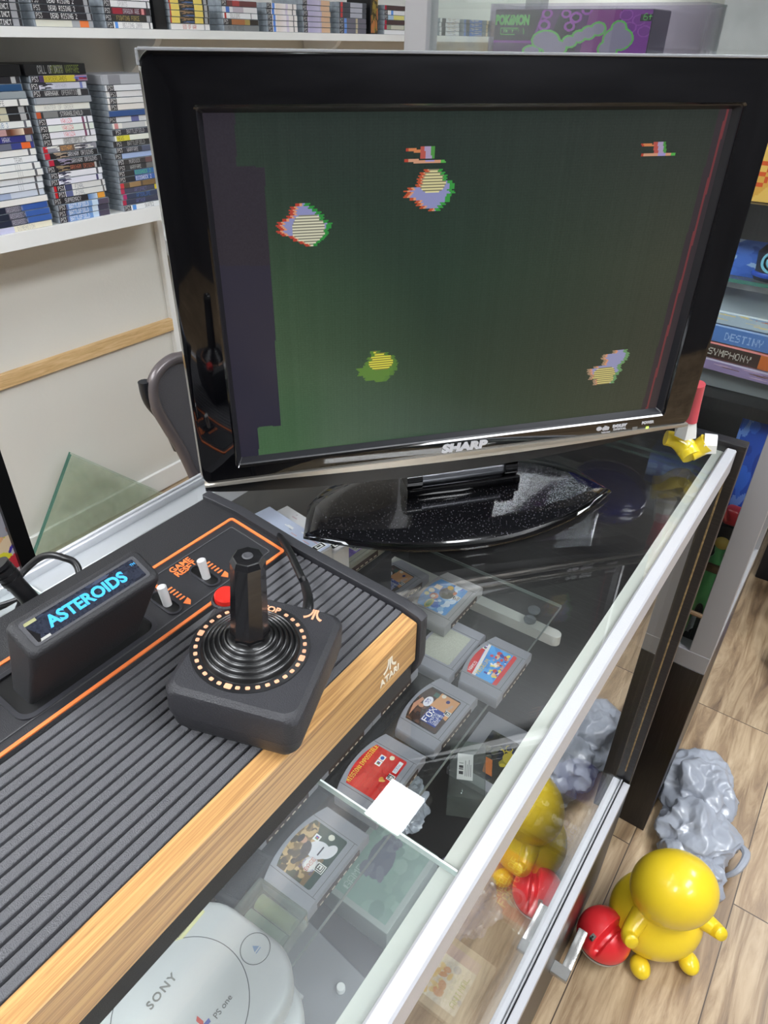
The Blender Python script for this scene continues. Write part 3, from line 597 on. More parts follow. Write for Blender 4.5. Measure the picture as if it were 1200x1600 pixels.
# stand
def lens(k, back, front, cx=.009, n=24, sx=.165, yc=.008):
    out = []
    for i in range(n+1): t = -1+2*i/n; out.append((cx+sx*t*k, yc-front*(1-t*t)))
    for i in range(1, n): t = 1-2*i/n; out.append((cx+sx*t*k, yc+back*math.sqrt(1-t*t)))
    return out
bm = NB(); loft(bm, [(lens(.97, .118, .050), .001), (lens(1, .125, .056), .0035), (lens(1, .125, .056), .0055), (lens(.97, .118, .050), .0085)])
st = obj('stand_rim', bm, glass_mat('smoked clear acrylic', (120, 122, 128), dust=.015, dcol=(120, 120, 124), ior=1.5), tv, angle=50)
M_pad = bpy.data.materials.new('dusty black stand'); M_pad.use_nodes = True; nt = M_pad.node_tree; b = nt.nodes['Principled BSDF']; b.inputs['Roughness'].default_value = .12; setin(b, ['Coat Weight'], .6)
tcn = nt.nodes.new('ShaderNodeTexCoord'); vo = nt.nodes.new('ShaderNodeTexVoronoi'); vo.inputs['Scale'].default_value = 430; nt.links.new(tcn.outputs['Object'], vo.inputs['Vector'])
r = nt.nodes.new('ShaderNodeValToRGB'); r.color_ramp.elements[0].position = .08; r.color_ramp.elements[0].color = (.17, .17, .19, 1); r.color_ramp.elements[1].position = .19; r.color_ramp.elements[1].color = (.005, .005, .006, 1)
nt.links.new(vo.outputs['Distance'], r.inputs[0]); nt.links.new(r.outputs[0], b.inputs['Base Color'])
bm = NB(); loft(bm, [(lens(.965, .104, .050), .0086), (lens(.96, .102, .049), .0100), (lens(.90, .092, .026), .0125), (lens(.86, .088, .022), .0128)]); obj('stand_base', bm, M_pad, tv, angle=20)
bm = NB(); tube(bm, [(-.030, .048, .030), (.062, .048, .030)], .0085, 20, smooth=False); obj('neck_bar', bm, mat('gloss grey metal', (150, 152, 158), .2, .7), tv)
bm = NB(); lathe(bm, [(.0115, 0), (.0115, .016), (.006, .018)], (-.044, .048, .030), 20, ((0, 1, 0), (0, 0, 1), (1, 0, 0))); lathe(bm, [(.0115, 0), (.0115, .014), (.006, .016)], (.062, .048, .030), 20, ((0, 1, 0), (0, 0, 1), (1, 0, 0))); box(bm, (-.045, .035, .008), (.08, .062, .024), .003); box(bm, (-.035, .045, .03), (.06, .062, .12), .003); obj('neck', bm, M_gloss, tv)
# ================================================================== WALL SHELVES AND THE CASES ON THEM
XS = -1.66
def shelf(z0, z1, y0, y1, label):
    t = thing('wall_shelf', label, 'shelf', (XW, (y0+y1)/2, z0)); bm = NB(); prism(bm, [(XW+.001, z1), (XS, z1), (XS, z0), (XS-.018, z0), (XS-.018, z0+(z1-z0)*.35), (XW+.001, z0+(z1-z0)*.35)], y1-y0, (0, y0, 0), ((1, 0, 0), (0, 0, 1), (0, 1, 0))); obj('board', bm, M_white, t, local=False, smooth=False)
    return t
sh1 = shelf(1.337, 1.356, .2, 4.4, 'long white upper wall shelf crossing behind the television top')
sh2 = shelf(.928, .964, .2, 1.44, 'white lower wall shelf ending beside the television')
for i, y in enumerate((1.41, 2.15, .6)):
    if i == 2: continue
    bm = NB(); prism(bm, [(XW+.001, 1.338), (XS-.05, 1.338), (XS-.06, 1.325), (XW+.01, 1.25), (XW+.001, 1.25)], .02, (0, y, 0), ((1, 0, 0), (0, 0, 1), (0, 1, 0)))
    recenter(tag(obj('shelf_bracket', bm, M_white), ['white triangular bracket under the upper shelf, nearer the television corner', 'white triangular bracket under the upper shelf, farther along the wall'][i], 'bracket'))
bm = NB(); box(bm, (XW+.0005, .2, .545), (XW+.019, 1.438, .583), .001, 1)
recenter(tag(obj('wooden_batten', bm, wood_mat('raw pine', [(196, 158, 106), (212, 176, 124), (222, 188, 138), (232, 202, 156)], 7, (20, 1.6, 20), .6, .1)), 'raw pine batten screwed along the white wall', 'batten'))
M_case = mat('smoky clear case plastic', (150, 158, 166), .25, coat=.2, var=.25, vscale=60)
M_cased = mat('black case plastic', (24, 24, 26), .35)
PALE = (236, 236, 238); DK = (44, 43, 48); W = (240, 240, 240)
def ps(x=0.): return [('t', .02+x, 'PS3', (215, 215, 215), (46, 42, 46), .14)]
SEEN = {}
def spine_pic(bg, items, nx=168, ny=9):
    p = Pic(nx, ny, bg)
    for it in items:
        if it[0] == 'r': p.rect(it[1], 0, it[2], 1, it[3])
        elif it[0] == 'g':
            f = np.clip((p.U-it[1])/(it[2]-it[1]), 0, 1)[..., None]; mk = (p.U >= it[1]) & (p.U <= it[2]); g = np.array(it[3])+(np.array(it[4])-np.array(it[3]))*f; p.a[mk] = g[mk]
        elif it[0] == 't':
            _, u, s, c, b, w_ = it
            if b is not None: p.rect(u-.02, 0, u+w_-.02, 1, b)
            kx = max(1, min(3, int(w_*nx/(len(s)*6)))) if w_ else 1; pu = kx/nx; i0 = int(round(u*nx))
            for i, ch in enumerate(s):
                g = FONT.get(ch, FONT[' '])
                for cx_ in range(5):
                    bits = int(g[cx_*2:cx_*2+2], 16)
                    for ry in range(7):
                        if bits >> ry & 1: p.a[7-ry, min(nx-1, i0+(i*6+cx_)*kx):min(nx, i0+(i*6+cx_+1)*kx)] = c
        elif it[0] == 'n': p.blotch(it[1], 0, it[2], 1, it[3], it[4], .12, 5)
    return p
def case_thing(label, group, y0, y1, z0, th, depth, bg, items, clear=True, jx=0., body=None):
    L = y1-y0; t = thing('game_case', label, 'game case', (XS-.006+jx, (y0+y1)/2, z0), 0, group)
    bm = NB(); box(bm, (-depth, -L/2, .0002), (-.0006, L/2, th-.0003), .0012, 1); obj('case', bm, body or (M_case if clear else M_cased), t, smooth=False)
    canvas('spine_sleeve', spine_pic(bg, items), L-.006, th-.0016, (.0002, 0, th/2), (0, 1, 0), (0, 0, 1), PRINT, t)
    return t
ORD = ['lowest', 'second from the bottom', 'third from the bottom', 'fourth from the bottom', 'fifth from the bottom', 'sixth from the bottom', 'seventh from the bottom', 'eighth from the bottom', 'ninth from the bottom', 'tenth from the bottom', 'eleventh from the bottom', 'twelfth from the bottom', 'twelfth from the top', 'eleventh from the top', 'tenth from the top', 'ninth from the top', 'eighth from the top', 'seventh from the top', 'sixth from the top', 'fifth from the top', 'fourth from the top', 'third from the top', 'second from the top', 'topmost']
def ordw(i, n):
    if i < n/2: return ORD[i]
    return ORD[24-(n-i)]
def pswhite(*ex): return (W, ps()+list(ex))
BLK = (38, 37, 42); SLATE = (62, 66, 88)
bat = ('n', .24, .3, [(70, 70, 80)], 3)
col2 = [
 ('blue and white', (84, 96, 140), ps()+[('t', .2, 'BATTLEFIELD', W, (110, 150, 205), .5), ('r', .66, .78, (205, 225, 245)), ('r', .8, 1, (80, 72, 92))]),
 ('blue and white', (70, 84, 130), ps()+[('t', .2, 'BATTLEFIELD', W, (110, 150, 205), .5), ('r', .66, .78, (215, 230, 245)), ('r', .8, 1, (70, 66, 84))]),
 ('blue and white', (90, 104, 146), ps()+[('t', .2, 'BATTLEFIELD', W, (120, 158, 210), .5), ('r', .66, .78, (205, 225, 245)), ('r', .8, 1, (84, 76, 96))]),
 ('black to blue', BLK, ps()+[('t', .2, 'SUPREMACY', (210, 210, 215), None, .5), ('g', .66, .85, (90, 130, 190), (215, 228, 240)), ('r', .86, 1, (240, 165, 60))]),
 ('pale grey', (225, 225, 222), [('r', 0, .05, (200, 30, 40))]+ps(.05)+[('r', .2, .34, (96, 104, 150)), ('t', .4, 'FINAL', (150, 155, 165), None, .26), ('r', .94, .97, (90, 90, 90))]),
 ('pale grey', (226, 226, 224), [('r', 0, .05, (200, 30, 40))]+ps(.05)+[('r', .2, .34, (70, 76, 112)), ('t', .4, 'FINAL', (150, 155, 165), None, .26), ('r', .92, .95, (90, 90, 90))]),
 ('white', (228, 228, 240), ps()+[('n', .22, .3, [(60, 60, 90)], 5), ('r', .88, .92, (70, 66, 110))]),
 ('white', (236, 236, 242), ps()+[('n', .22, .3, [(60, 60, 80)], 5), ('r', .88, .92, (90, 90, 100))]),
 ('black and brown', BLK, ps()+[('n', .22, .34, [(160, 140, 110)], 6), ('t', .42, 'ARKHAM ORIGINS', (190, 110, 80), None, .44), ('r', .9, .94, (200, 200, 200))]),
 ('black', BLK, [('r', 0, .09, (190, 40, 66)), ('n', .22, .36, [(150, 140, 165)], 6), ('t', .42, 'ARKHAM ORIGINS', (190, 190, 195), None, .44)]),
 ('black', (32, 31, 35), [('r', 0, .09, (190, 40, 60)), ('n', .22, .36, [(170, 150, 130)], 6), ('t', .42, 'ARKHAM ORIGINS', (200, 200, 205), None, .44)]),
 ('chequered', (150, 150, 160), [('r', 0, .08, (200, 36, 50)), ('n', .08, .9, [(230, 230, 225), (60, 58, 66)], 26), ('t', .32, 'GOTHAM', (215, 160, 90), (110, 90, 80), .28)]),
 ('white', PALE, ps()+[('t', .38, 'SPEC OPS THE', (110, 110, 112), (190, 190, 190), .36)]),
 ('white', (238, 236, 244), ps()+[('t', .4, 'YAKUZA', (226, 120, 130), None, .24), ('r', .8, .84, (130, 70, 100)), ('r', .88, .91, (80, 80, 90))]),
 ('white', (228, 234, 226), ps()+[('t', .4, 'YAKUZA', (226, 120, 130), None, .24), ('r', .8, .84, (130, 80, 100)), ('r', .88, .91, (80, 80, 90))]),
 ('white', (240, 238, 246), ps()+[('t', .4, 'YAKUZA', (226, 120, 130), None, .24), ('r', .8, .84, (130, 70, 100)), ('r', .88, .91, (80, 80, 90))]),
 ('charcoal', (60, 60, 64), [('r', 0, .08, (200, 90, 50)), ('t', .42, 'STRANGLEHOLD', (205, 205, 205), None, .44), ('r', .12, .38, (130, 130, 130))]),
 ('cream white', (236, 235, 226), [('t', .16, 'HUNTER OF ORDER', (200, 198, 192), None, .5)]),
 ('bare grey', (160, 164, 170), [('r', 0, 1, (160, 164, 170))]),
 ('dark', (52, 50, 54), ps()+[('t', .2, 'WARHAWK', (205, 205, 205), None, .28), ('t', .5, 'OPERATION', (170, 170, 170), None, .26), ('r', .8, .86, (190, 190, 190))]),
 ('lavender white', (206, 206, 218), ps()+[('n', .2, .32, [(50, 50, 60)], 5), ('t', .42, 'ARKHAM', (175, 175, 190), None, .3), ('r', .88, .93, (120, 130, 190))]),
 ('purple and yellow', (72, 52, 96), ps()+[('t', .24, 'BORDERLANDS', (120, 110, 30), (200, 185, 60), .56), ('n', .82, .96, [(220, 170, 180), (190, 60, 70), (110, 130, 210)], 5)]),
]
col1 = [
 ('cream', (232, 226, 204), [('r', 0, .3, (205, 205, 232)), ('t', .36, 'DIMENSION', (185, 182, 176), None, .3)]),
 ('dark to blue', (40, 46, 66), [('r', .55, 1, (62, 100, 175)), ('t', .28, 'ASSASSIN', (170, 170, 180), (110, 105, 120), .24)]),
 ('dark to blue', (36, 42, 60), [('r', .55, 1, (58, 96, 172)), ('t', .28, 'ASSASSIN', (170, 170, 180), (105, 100, 116), .24)]),
 ('dark to blue', (32, 38, 58), [('r', .52, 1, (54, 92, 170)), ('t', .26, 'ASSASSIN', (170, 170, 180), (110, 105, 120), .24)]),
 ('plain cream white', (236, 234, 230), []),
 ('pale blue', (214, 222, 236), [('r', .1, .4, (170, 185, 215)), ('r', .88, .91, (90, 90, 95))]),
 ('white', (228, 231, 236), [('t', .55, 'III', (180, 182, 186), None, 0), ('r', .86, .9, (90, 90, 95))]),
 ('white', (234, 235, 236), [('t', .55, 'III', (185, 186, 188), None, 0), ('r', .86, .9, (90, 90, 95))]),
 ('white', (232, 232, 228), [('t', .55, 'III', (180, 180, 178), None, 0), ('r', .86, .9, (90, 90, 95))]),
 ('white', (235, 236, 234), [('t', .55, 'III', (185, 185, 185), None, 0), ('r', .86, .9, (90, 90, 95))]),
 ('white', (236, 237, 238), [('t', .6, 'TEAM', (150, 150, 150), None, 0)]),
 ('white', (234, 233, 230), [('r', .86, .9, (90, 90, 95))]),
 ('blue', (60, 70, 140), [('r', .3, .6, (110, 114, 130)), ('r', .78, .94, (240, 110, 50))]),
 ('blue', (50, 52, 126), [('t', .3, 'TONY HAWK', (205, 205, 215), None, .46), ('r', .88, .98, (170, 170, 180))]),
 ('brown', (96, 62, 52), [('r', .3, .55, (190, 150, 150)), ('g', .62, .85, (110, 60, 40), (240, 225, 205))]),
 ('white', (230, 232, 230), [('t', .4, 'CLUB 3', (110, 140, 170), None, .3), ('r', .88, .92, (100, 100, 110))]),
 ('black', (34, 33, 36), [('t', .3, 'RIGHTS', (60, 58, 52), (205, 200, 175), .36), ('r', .85, .95, (180, 180, 180))]),
 ('black', (36, 35, 38), [('t', .3, 'RIGHTS', (60, 58, 52), (205, 200, 175), .36), ('r', .85, .95, (180, 180, 180))]),
 ('white', (232, 230, 226), [('t', .42, 'KNIFE', (140, 140, 140), None, .2), ('r', .82, .86, (80, 80, 80))]),
 ('bare grey', (150, 158, 162), []),
 ('blue', (38, 78, 120), [('t', .2, 'SPORTS', (200, 215, 230), None, .4)]),
 ('black', (40, 38, 44), [('t', .3, 'SPORTS', (205, 205, 210), None, .4), ('r', .85, .93, (190, 190, 190))]),
]
col3 = [
 ('white', (236, 238, 240), ps()+[('r', .18, .26, (90, 150, 225)), ('t', .46, 'SKATE2', (110, 110, 112), None, 0)]),
 ('slate blue', SLATE, [('r', 0, .08, (190, 50, 80)), ('t', .3, 'ARTHUR', (100, 108, 160), None, .4)]),
 ('slate blue', (56, 66, 92), [('r', 0, .08, (180, 50, 110)), ('t', .3, 'AFTERLIFE', (70, 110, 175), None, .5)]),
 ('slate grey', (78, 80, 100), [('r', 0, .08, (200, 50, 90)), ('t', .3, 'ARTIFACT', (120, 120, 165), None, .4), ('r', .76, .97, (236, 214, 40))]),
 ('brown', (92, 76, 62), [('r', 0, .08, (205, 60, 70)), ('r', .2, .45, (160, 130, 90)), ('r', .5, .85, (130, 104, 70))]),
 ('black with blue title', (44, 46, 52), ps()+[('t', .36, 'BIOSHOCK 2', W, (58, 100, 175), .5)]),
 ('black with green title', (46, 46, 48), ps()+[('t', .36, 'BIOSHOCK 2', (110, 200, 110), (60, 110, 165), .5)]),
 ('dark grey', (60, 60, 62), ps()+[('t', .24, 'WARFARE', (180, 180, 180), None, .3), ('r', .6, .9, (120, 120, 122))]),
 ('dark grey', (62, 58, 58), ps()+[('t', .24, 'MURDOCK', (175, 175, 178), None, .3), ('r', .6, .9, (110, 82, 82))]),
 ('pale blue', (176, 196, 236), ps()+[('r', .82, .95, (100, 100, 190))]),
 ('dark grey', (52, 54, 64), ps()+[('t', .22, 'WARFARE', (180, 180, 185), None, .3), ('r', .55, .95, (86, 92, 116))]),
 ('dark grey', (58, 58, 60), ps(.05)+[('t', .3, 'BATTLEFIELD', (180, 180, 180), None, .34), ('r', .88, 1, (215, 80, 50))]),
 ('white and yellow', (234, 236, 226), [('t', .06, 'NEWS', (120, 110, 30), (222, 214, 70), .28)]),
 ('dark', (52, 52, 62), ps(.05)+[('t', .3, 'BATTLEFIELD', (180, 180, 185), None, .34)]),
 ('white', (234, 232, 226), [('r', .04, .12, (210, 140, 140)), ('r', .2, .7, (205, 205, 205))]),
 ('white', (232, 234, 236), ps(-.01)+[('r', .45, .62, (110, 112, 165))]),
 ('blue', (52, 84, 140), []),
 ('white', (234, 228, 222), ps(.05)+[('r', .8, .95, (96, 92, 150))]),
 ('white', (230, 228, 226), ps(.05)+[('r', .8, .95, (110, 106, 160))]),
 ('white', (232, 230, 230), ps(.07)+[('r', .75, .95, (140, 150, 190))]),
 ('white', (226, 228, 232), ps(.04)+[('r', .75, .95, (130, 130, 180))]),
]
rj = random.Random(11)
def build_col(col, y0, y1, z, where, tops, drift=0., th=.0138):
    n = len(col)+1; g = 'game cases stacked on the lower wall shelf'
    for i, (nm, bg, items) in enumerate(col):
        dy = rj.uniform(-.003, .003)+drift*(len(col)-i)
        case_thing(f'{nm} spined game case, {ordw(i, n)} in the {where} stack', g, y0+dy, y1+dy, z, th, .122, bg, items, jx=rj.uniform(-.004, .002)); z += th
    nm, bg, items, tt, body = tops
    case_thing(f'thick {nm} box topping the {where} stack', g, y0-.004, y1+.001, z, tt, .125, bg, items, body=body)
ZS2, ZS1 = .964, 1.356
build_col(col1, .855, .997, ZS2, 'left hand', ('black', (14, 14, 16), [], .0215, M_cased), drift=-.0003)
build_col(col2, 1.012, 1.158, ZS2, 'middle', ('black', (22, 22, 24), [('t', .18, 'CALL OF DUTY', (150, 150, 150), None, .2), ('t', .4, 'MODERN WARFARE', (100, 110, 50), None, .4)], .0215, M_cased), drift=-.0003)
build_col(col3, 1.200, 1.346, ZS2, 'right hand', ('pale grey', (176, 178, 184), [('r', .1, .34, (140, 140, 146)), ('r', .75, .98, (150, 150, 156))], .021, mat('pale grey box board', (168, 170, 176), .5)), drift=-.0003, th=.01335)
def topcol(y0, y1, rows, where, th=.0136):
    z = ZS1
    for i, (nm, bg, items) in enumerate(rows):
        case_thing(f'{nm} game case, {ordw(i, len(rows))} in {where}', 'game cases stacked on the upper wall shelf', y0, y1, z, th, .122, bg, items, jx=rj.uniform(-.003, .001)); z += th
dr = ('black', (40, 36, 42), ps()+[('t', .26, 'DEAD RISING 2', W, None, .34), ('r', .9, .97, (170, 170, 175))])
topcol(.885, 1.031, [('black', (44, 44, 48), ps()+[('t', .3, 'CRYSIS INSTINCT', W, None, .5), ('r', .85, .95, (160, 160, 165))])]*5, 'the upper stack nearest the viewer')
topcol(1.056, 1.204, [('cream', (222, 220, 205), [('r', .62, .76, (170, 172, 176)), ('r', .76, .92, (240, 130, 70)), ('r', .92, 1, (170, 172, 176))]), dr, dr, dr, dr], 'the orange stickered upper stack')
topcol(1.235, 1.372, [('white', (238, 236, 234), ps()+[('r', .17, .24, (90, 150, 230)), ('t', .34, 'BEIJING 2008', (160, 156, 160), None, .4), ('r', .92, .95, (90, 90, 95))]), ('gold', (52, 48, 44), ps()+[('t', .24, 'FIGHTING FORCE', (170, 150, 90), None, .5), ('r', .9, .98, (170, 170, 175))]), ('dark red', (96, 36, 48), ps()+[('r', .17, .38, (160, 40, 56)), ('t', .4, 'DRAGON AGE', (190, 190, 200), None, .34), ('r', .8, .86, (225, 150, 150)), ('r', .9, 1, (50, 46, 50))]), ('white', PALE, ps()+[('t', .3, 'SPORTS', (190, 188, 190), None, .2), ('r', .92, .95, (80, 80, 85))]), ('white', (232, 230, 232), ps())], 'the upper stack left of the yellow')
yel = ('yellow', (52, 50, 48), [('r', 0, .03, (190, 60, 50)), ('r', .03, .24, (238, 214, 110)), ('n', .26, .6, [(150, 120, 90), (80, 110, 160)], 8), ('r', .62, .84, (238, 214, 110)), ('r', .88, .96, (170, 170, 172))])
topcol(1.425, 1.560, [('white', (234, 230, 228), [('t', .3, 'GOD OF WAR', (190, 90, 80), None, .34), ('r', .85, .88, (170, 170, 175))]), yel, yel, yel, yel], 'the yellow upper stack')
topcol(1.605, 1.742, [('grey', (130, 132, 134), [('t', .1, 'MAX THE VOICE', (100, 100, 100), None, .7)]), ('amber', (56, 50, 44), ps()+[('r', .22, .6, (170, 110, 70)), ('r', .6, .75, (170, 150, 90))]), ('white', PALE, [('r', .05, .1, (190, 60, 50)), ('t', .2, 'SOLDIERS', (150, 140, 140), None, .5), ('r', .8, .82, (130, 130, 130))]), ('white', (226, 224, 226), [('r', .1, .2, (80, 120, 200)), ('r', .3, .6, (190, 180, 190))]), ('dark red', (110, 66, 66), ps()+[('r', .3, .5, (170, 70, 70))])], 'the upper stack right of the yellow')
wl = ('white', (236, 230, 228), ps()+[('r', .17, .25, (90, 140, 225)), ('g', .3, .6, (228, 215, 205), (238, 232, 236)), ('r', .62, .7, (215, 205, 222)), ('r', .86, .89, (110, 110, 112))])
topcol(1.775, 1.905, [wl]*5, 'the white upper stack')
lv = ('lavender', (186, 178, 205), ps()+[('g', .2, .6, (176, 170, 200), (196, 190, 214)), ('r', .66, 1, (216, 180, 150))])
topcol(1.930, 2.060, [lv]*6, 'the lavender upper stack')
topcol(2.100, 2.245, [('grey', (112, 110, 122), ps()+[('r', .17, .26, (110, 150, 220)), ('r', .6, .68, (190, 180, 150))])]*3+[('charcoal', (76, 78, 86), [('r', .04, .12, (190, 70, 70)), ('r', .4, .85, (176, 178, 190))])]*3, 'the dark upper stack')
mx_ = ('green', (150, 160, 140), [('r', 0, .1, (180, 40, 70)), ('r', .3, .9, (205, 205, 190))]), ('blue', (170, 196, 220), ps()+[('r', .4, .9, (222, 214, 130))]), ('brown', (80, 62, 62), [('r', 0, .08, (180, 30, 60))]), ('white', PALE, ps()+[('r', .3, .4, (90, 150, 230))])
topcol(2.345, 2.480, [('white', PALE, []), mx_[0], mx_[2], mx_[1], mx_[3], mx_[2]], 'the upper stack by the grey post')
for k, y0 in enumerate((2.52, 2.70, 2.88, 3.06, 3.24)):
    hue = [(200, 130, 60), (225, 226, 230), (90, 120, 190), (214, 190, 150), (236, 236, 236)][k]
    topcol(y0, y0+.15, [(['orange', 'white', 'blue', 'tan', 'ivory'][k], hue, [('r', .1, .3, (80, 80, 84)), ('n', .35, .9, [(200, 190, 180), (90, 100, 140)], 6)])]*4, 'the '+['first', 'second', 'third', 'fourth', 'fifth'][k]+' upper stack past the grey post')
def slab(name, a, b, m, label, cat, r=.0015, rot=None, kids=()):
    bm = NB(); c = Vector([(a[i]+b[i])/2 for i in range(3)]); c.z = min(a[2], b[2]); box(bm, tuple(Vector(a)-c), tuple(Vector(b)-c), r, 2); o = obj(name, bm, m); o.location = c; WM[o.name] = Matrix.Translation(c)
    if rot: o.rotation_euler = rot; WM[o.name] = Matrix.Translation(c) @ Matrix.Rotation(rot[2], 4, 'Z')
    return tag(o, label, cat)
slab('black_case', (XS-.12, 1.382, ZS1+.0003), (XS-.01, 1.418, ZS1+.11), M_cased, 'upright black case squeezed between stacks on the upper shelf', 'game case')
gb = thing('leaning_case', 'dark gold patterned case leaning on the upper shelf beside the dark stack', 'game case', (XS-.01, 2.285, ZS1)); bm = NB(); box(bm, (-.1, -.012, 0), (0, .03, .13), .002, 1); obj('case', bm, M_cased, gb)
canvas('printed_cover', Pic(20, 60, (70, 60, 36)).blotch(0, 0, 1, 1, [(150, 130, 60), (50, 42, 30), (190, 120, 70)], 60, .12, 4), .038, .125, (.0006, .009, .066), (0, 1, 0), (0, 0, 1), PRINT, gb)

# ================================================================== BEHIND THE COUNTER
# office chair
ch = thing('office_chair', 'grey mesh backed office chair standing behind the television near the wall', 'chair', (-1.1, 1.12, 0)); CX = -1.10
fr = [at_x(*p, CX) for p in ((322, 800), (306, 752), (285, 706), (262, 668), (244, 636), (238, 604), (247, 580), (268, 562), (300, 553))]
yc = fr[-1].y+.10; left_ = fr; right2 = [Vector((CX, 2*yc-p.y, p.z)) for p in fr[::-1]]
M_fr = mat('grey brown chair frame', (104, 97, 98), .3, .3)
bm = NB(); tube(bm, left_+right2, .0115, 14, k=6); obj('back_frame', bm, M_fr, ch, local=False)
bm = NB(); path = smooth_path(left_+right2, 3); lo = [(p.y, p.z) for p in path]
prism(bm, lo, .006, (CX-.003, 0, 0), ((0, 1, 0), (0, 0, 1), (1, 0, 0))); obj('mesh_back', bm, mat('dark grey chair mesh', (84, 82, 86), .6, bump=.6, bscale=500), ch, local=False, smooth=False)
k_ = at_x(229, 604, CX-.01); bm = NB(); tube(bm, [k_+Vector((0, -.004, .012)), k_+Vector((0, .0, -.03)), k_+Vector((0, .03, -.09)), k_+Vector((0, .05, -.16))], .012, 12); obj('lumbar_support', bm, mat('black chair plastic', (26, 28, 32), .3), ch, local=False)
bm = NB(); box(bm, (CX+.01, yc-.14, .40), (CX+.38, yc+.28, .46), .03, 3); obj('seat', bm, mat('dark grey chair mesh', (84, 82, 86), .6), ch, local=False)
bm = NB(); tube(bm, [(CX+.2, yc, .06), (CX+.2, yc, .41)], .028, 16, smooth=False); tube(bm, [(CX+.2, yc, .39), (CX-.02, yc, .40), (CX-.02, yc, .6)], .02, 10)
obj('post', bm, M_fr, ch, local=False)
for k in range(5):
    a = R(72*k+20); bm = NB(); tube(bm, [(CX+.2, yc, .09), (CX+.2+.19*math.cos(a), yc+.19*math.sin(a), .055)], .016, 10, smooth=False); lg_ = obj('leg', bm, M_fr, ch, local=False)
    bm = NB(); c_ = Vector((CX+.2+.19*math.cos(a), yc+.19*math.sin(a), .026)); lathe(bm, [(.0, -.02), (.024, -.018), (.026, 0), (.024, .018), (0, .02)], c_, 18, ((1, 0, 0), (0, 0, 1), (0, 1, 0))); obj('castor', bm, M_blackd, lg_, local=False)
# leaning glass sheets
A_, B_, C_ = at_x(108, 706, XW+.028), at_z(258, 772, -1.349), at_z(40, 893, -1.349)
G_green = glass_mat('green tinted sheet glass', (249, 252, 249), dust=.16, dcol=(206, 220, 200))
for k, (off, lab) in enumerate(((0., 'green tinted glass offcut leaning on the wall, the back one of two'), (.014, 'green tinted glass offcut leaning on the wall, the front one of two'))):
    o_ = Vector((off, -.006*k, 0)); a, b, c = A_+o_, B_+o_, C_+o_; nrm = (b-a).cross(c-a).normalized()
    if nrm.x < 0: nrm = -nrm
    t = thing('glass_sheet', lab, 'glass sheet', tuple((b+c)/2)); bm = NB()
    lo = [bm.verts.new(p) for p in (a, b, c)]; hi = [bm.verts.new(p+nrm*.006) for p in (a, b, c)]; bm.faces.new(lo[::-1]); bm.faces.new(hi)
    obj('pane', bm, G_green, t, local=False, smooth=False)
    for nm, p, q in (('cut_edge', a, b), ('cut_edge', b, c), ('cut_edge', c, a)):
        bm = NB(); u_ = (q-p).normalized().cross(nrm)*.0006; vs_ = [bm.verts.new(x) for x in (p+u_, q+u_, q+u_+nrm*.006, p+u_+nrm*.006)]; vs2 = [bm.verts.new(x) for x in (p-u_, q-u_, q-u_+nrm*.006, p-u_+nrm*.006)]
        bm.faces.new(vs_); bm.faces.new(vs2[::-1])
        for i in range(4): bm.faces.new((vs_[i], vs2[i], vs2[(i+1) % 4], vs_[(i+1) % 4]))
        obj(nm, bm, M_gedge2 if p is c else mat('pale green glass edge', (176, 196, 180), .3), t, local=False, smooth=False)
# framed poster standing behind the counter
XP = -.70; yr = at_x(30, 792, XP).y; yl = at_x(10, 812, XP).y
fp = thing('framed_poster', 'black framed colourful poster board standing behind the counter at the far left', 'poster', (XP, yr-.15, 0))
bm = NB(); ring(bm, [(yr, 1.035), (yr-.34, 1.035), (yr-.34, 0), (yr, 0)], [(yr-.0185, 1.015), (yr-.322, 1.015), (yr-.322, .02), (yr-.0185, .02)], .02, (XP-.02, 0, 0), ((0, 1, 0), (0, 0, 1), (1, 0, 0))); obj('frame', bm, mat('black frame', (14, 14, 15), .3), fp, local=False, smooth=False)
pp_ = Pic(300, 660, (232, 230, 232)); pp_.blotch(0, 0, 1, 1, [(232, 230, 232), (200, 196, 204), (170, 170, 176)], 30, .07, 2)
def pu(px, py): v = at_x(px, py, XP-.006); return (v.y-(yr-.0185-.15))/.300+.5, (v.z-.5175)/.995+.5
for (px, py, ru, rv, c, ro_) in ((10, 835, .10, .022, (168, 36, 90), .3), (2, 850, .06, .016, (225, 170, 120), 0), (12, 848, .04, .012, (214, 205, 50), .5), (8, 862, .07, .014, (226, 200, 165), .2), (30, 885, .16, .030, (72, 56, 160), .4), (22, 880, .08, .012, (190, 185, 195), .5), (2, 880, .05, .012, (225, 215, 60), 0), (10, 900, .10, .014, (205, 60, 70), .2), (28, 902, .06, .013, (238, 225, 225), 0), (30, 900, .02, .006, (205, 60, 80), 0), (0, 815, .06, .02, (160, 158, 165), 0), (16, 824, .02, .006, (150, 120, 110), 0)):
    u, v = pu(px, py); pp_.ell(u, v, ru, rv, c, ro_)
canvas('poster_sheet', pp_, .300, .995, (XP-.006, yr-.0185-.15, .5175), (0, 1, 0), (0, 0, 1), PRINT, fp, local=False)
bm = NB(); box(bm, (XP-.018, yr-.33, .012), (XP-.008, yr-.01, 1.02)); obj('backing_board', bm, M_white, fp, local=False, smooth=False)
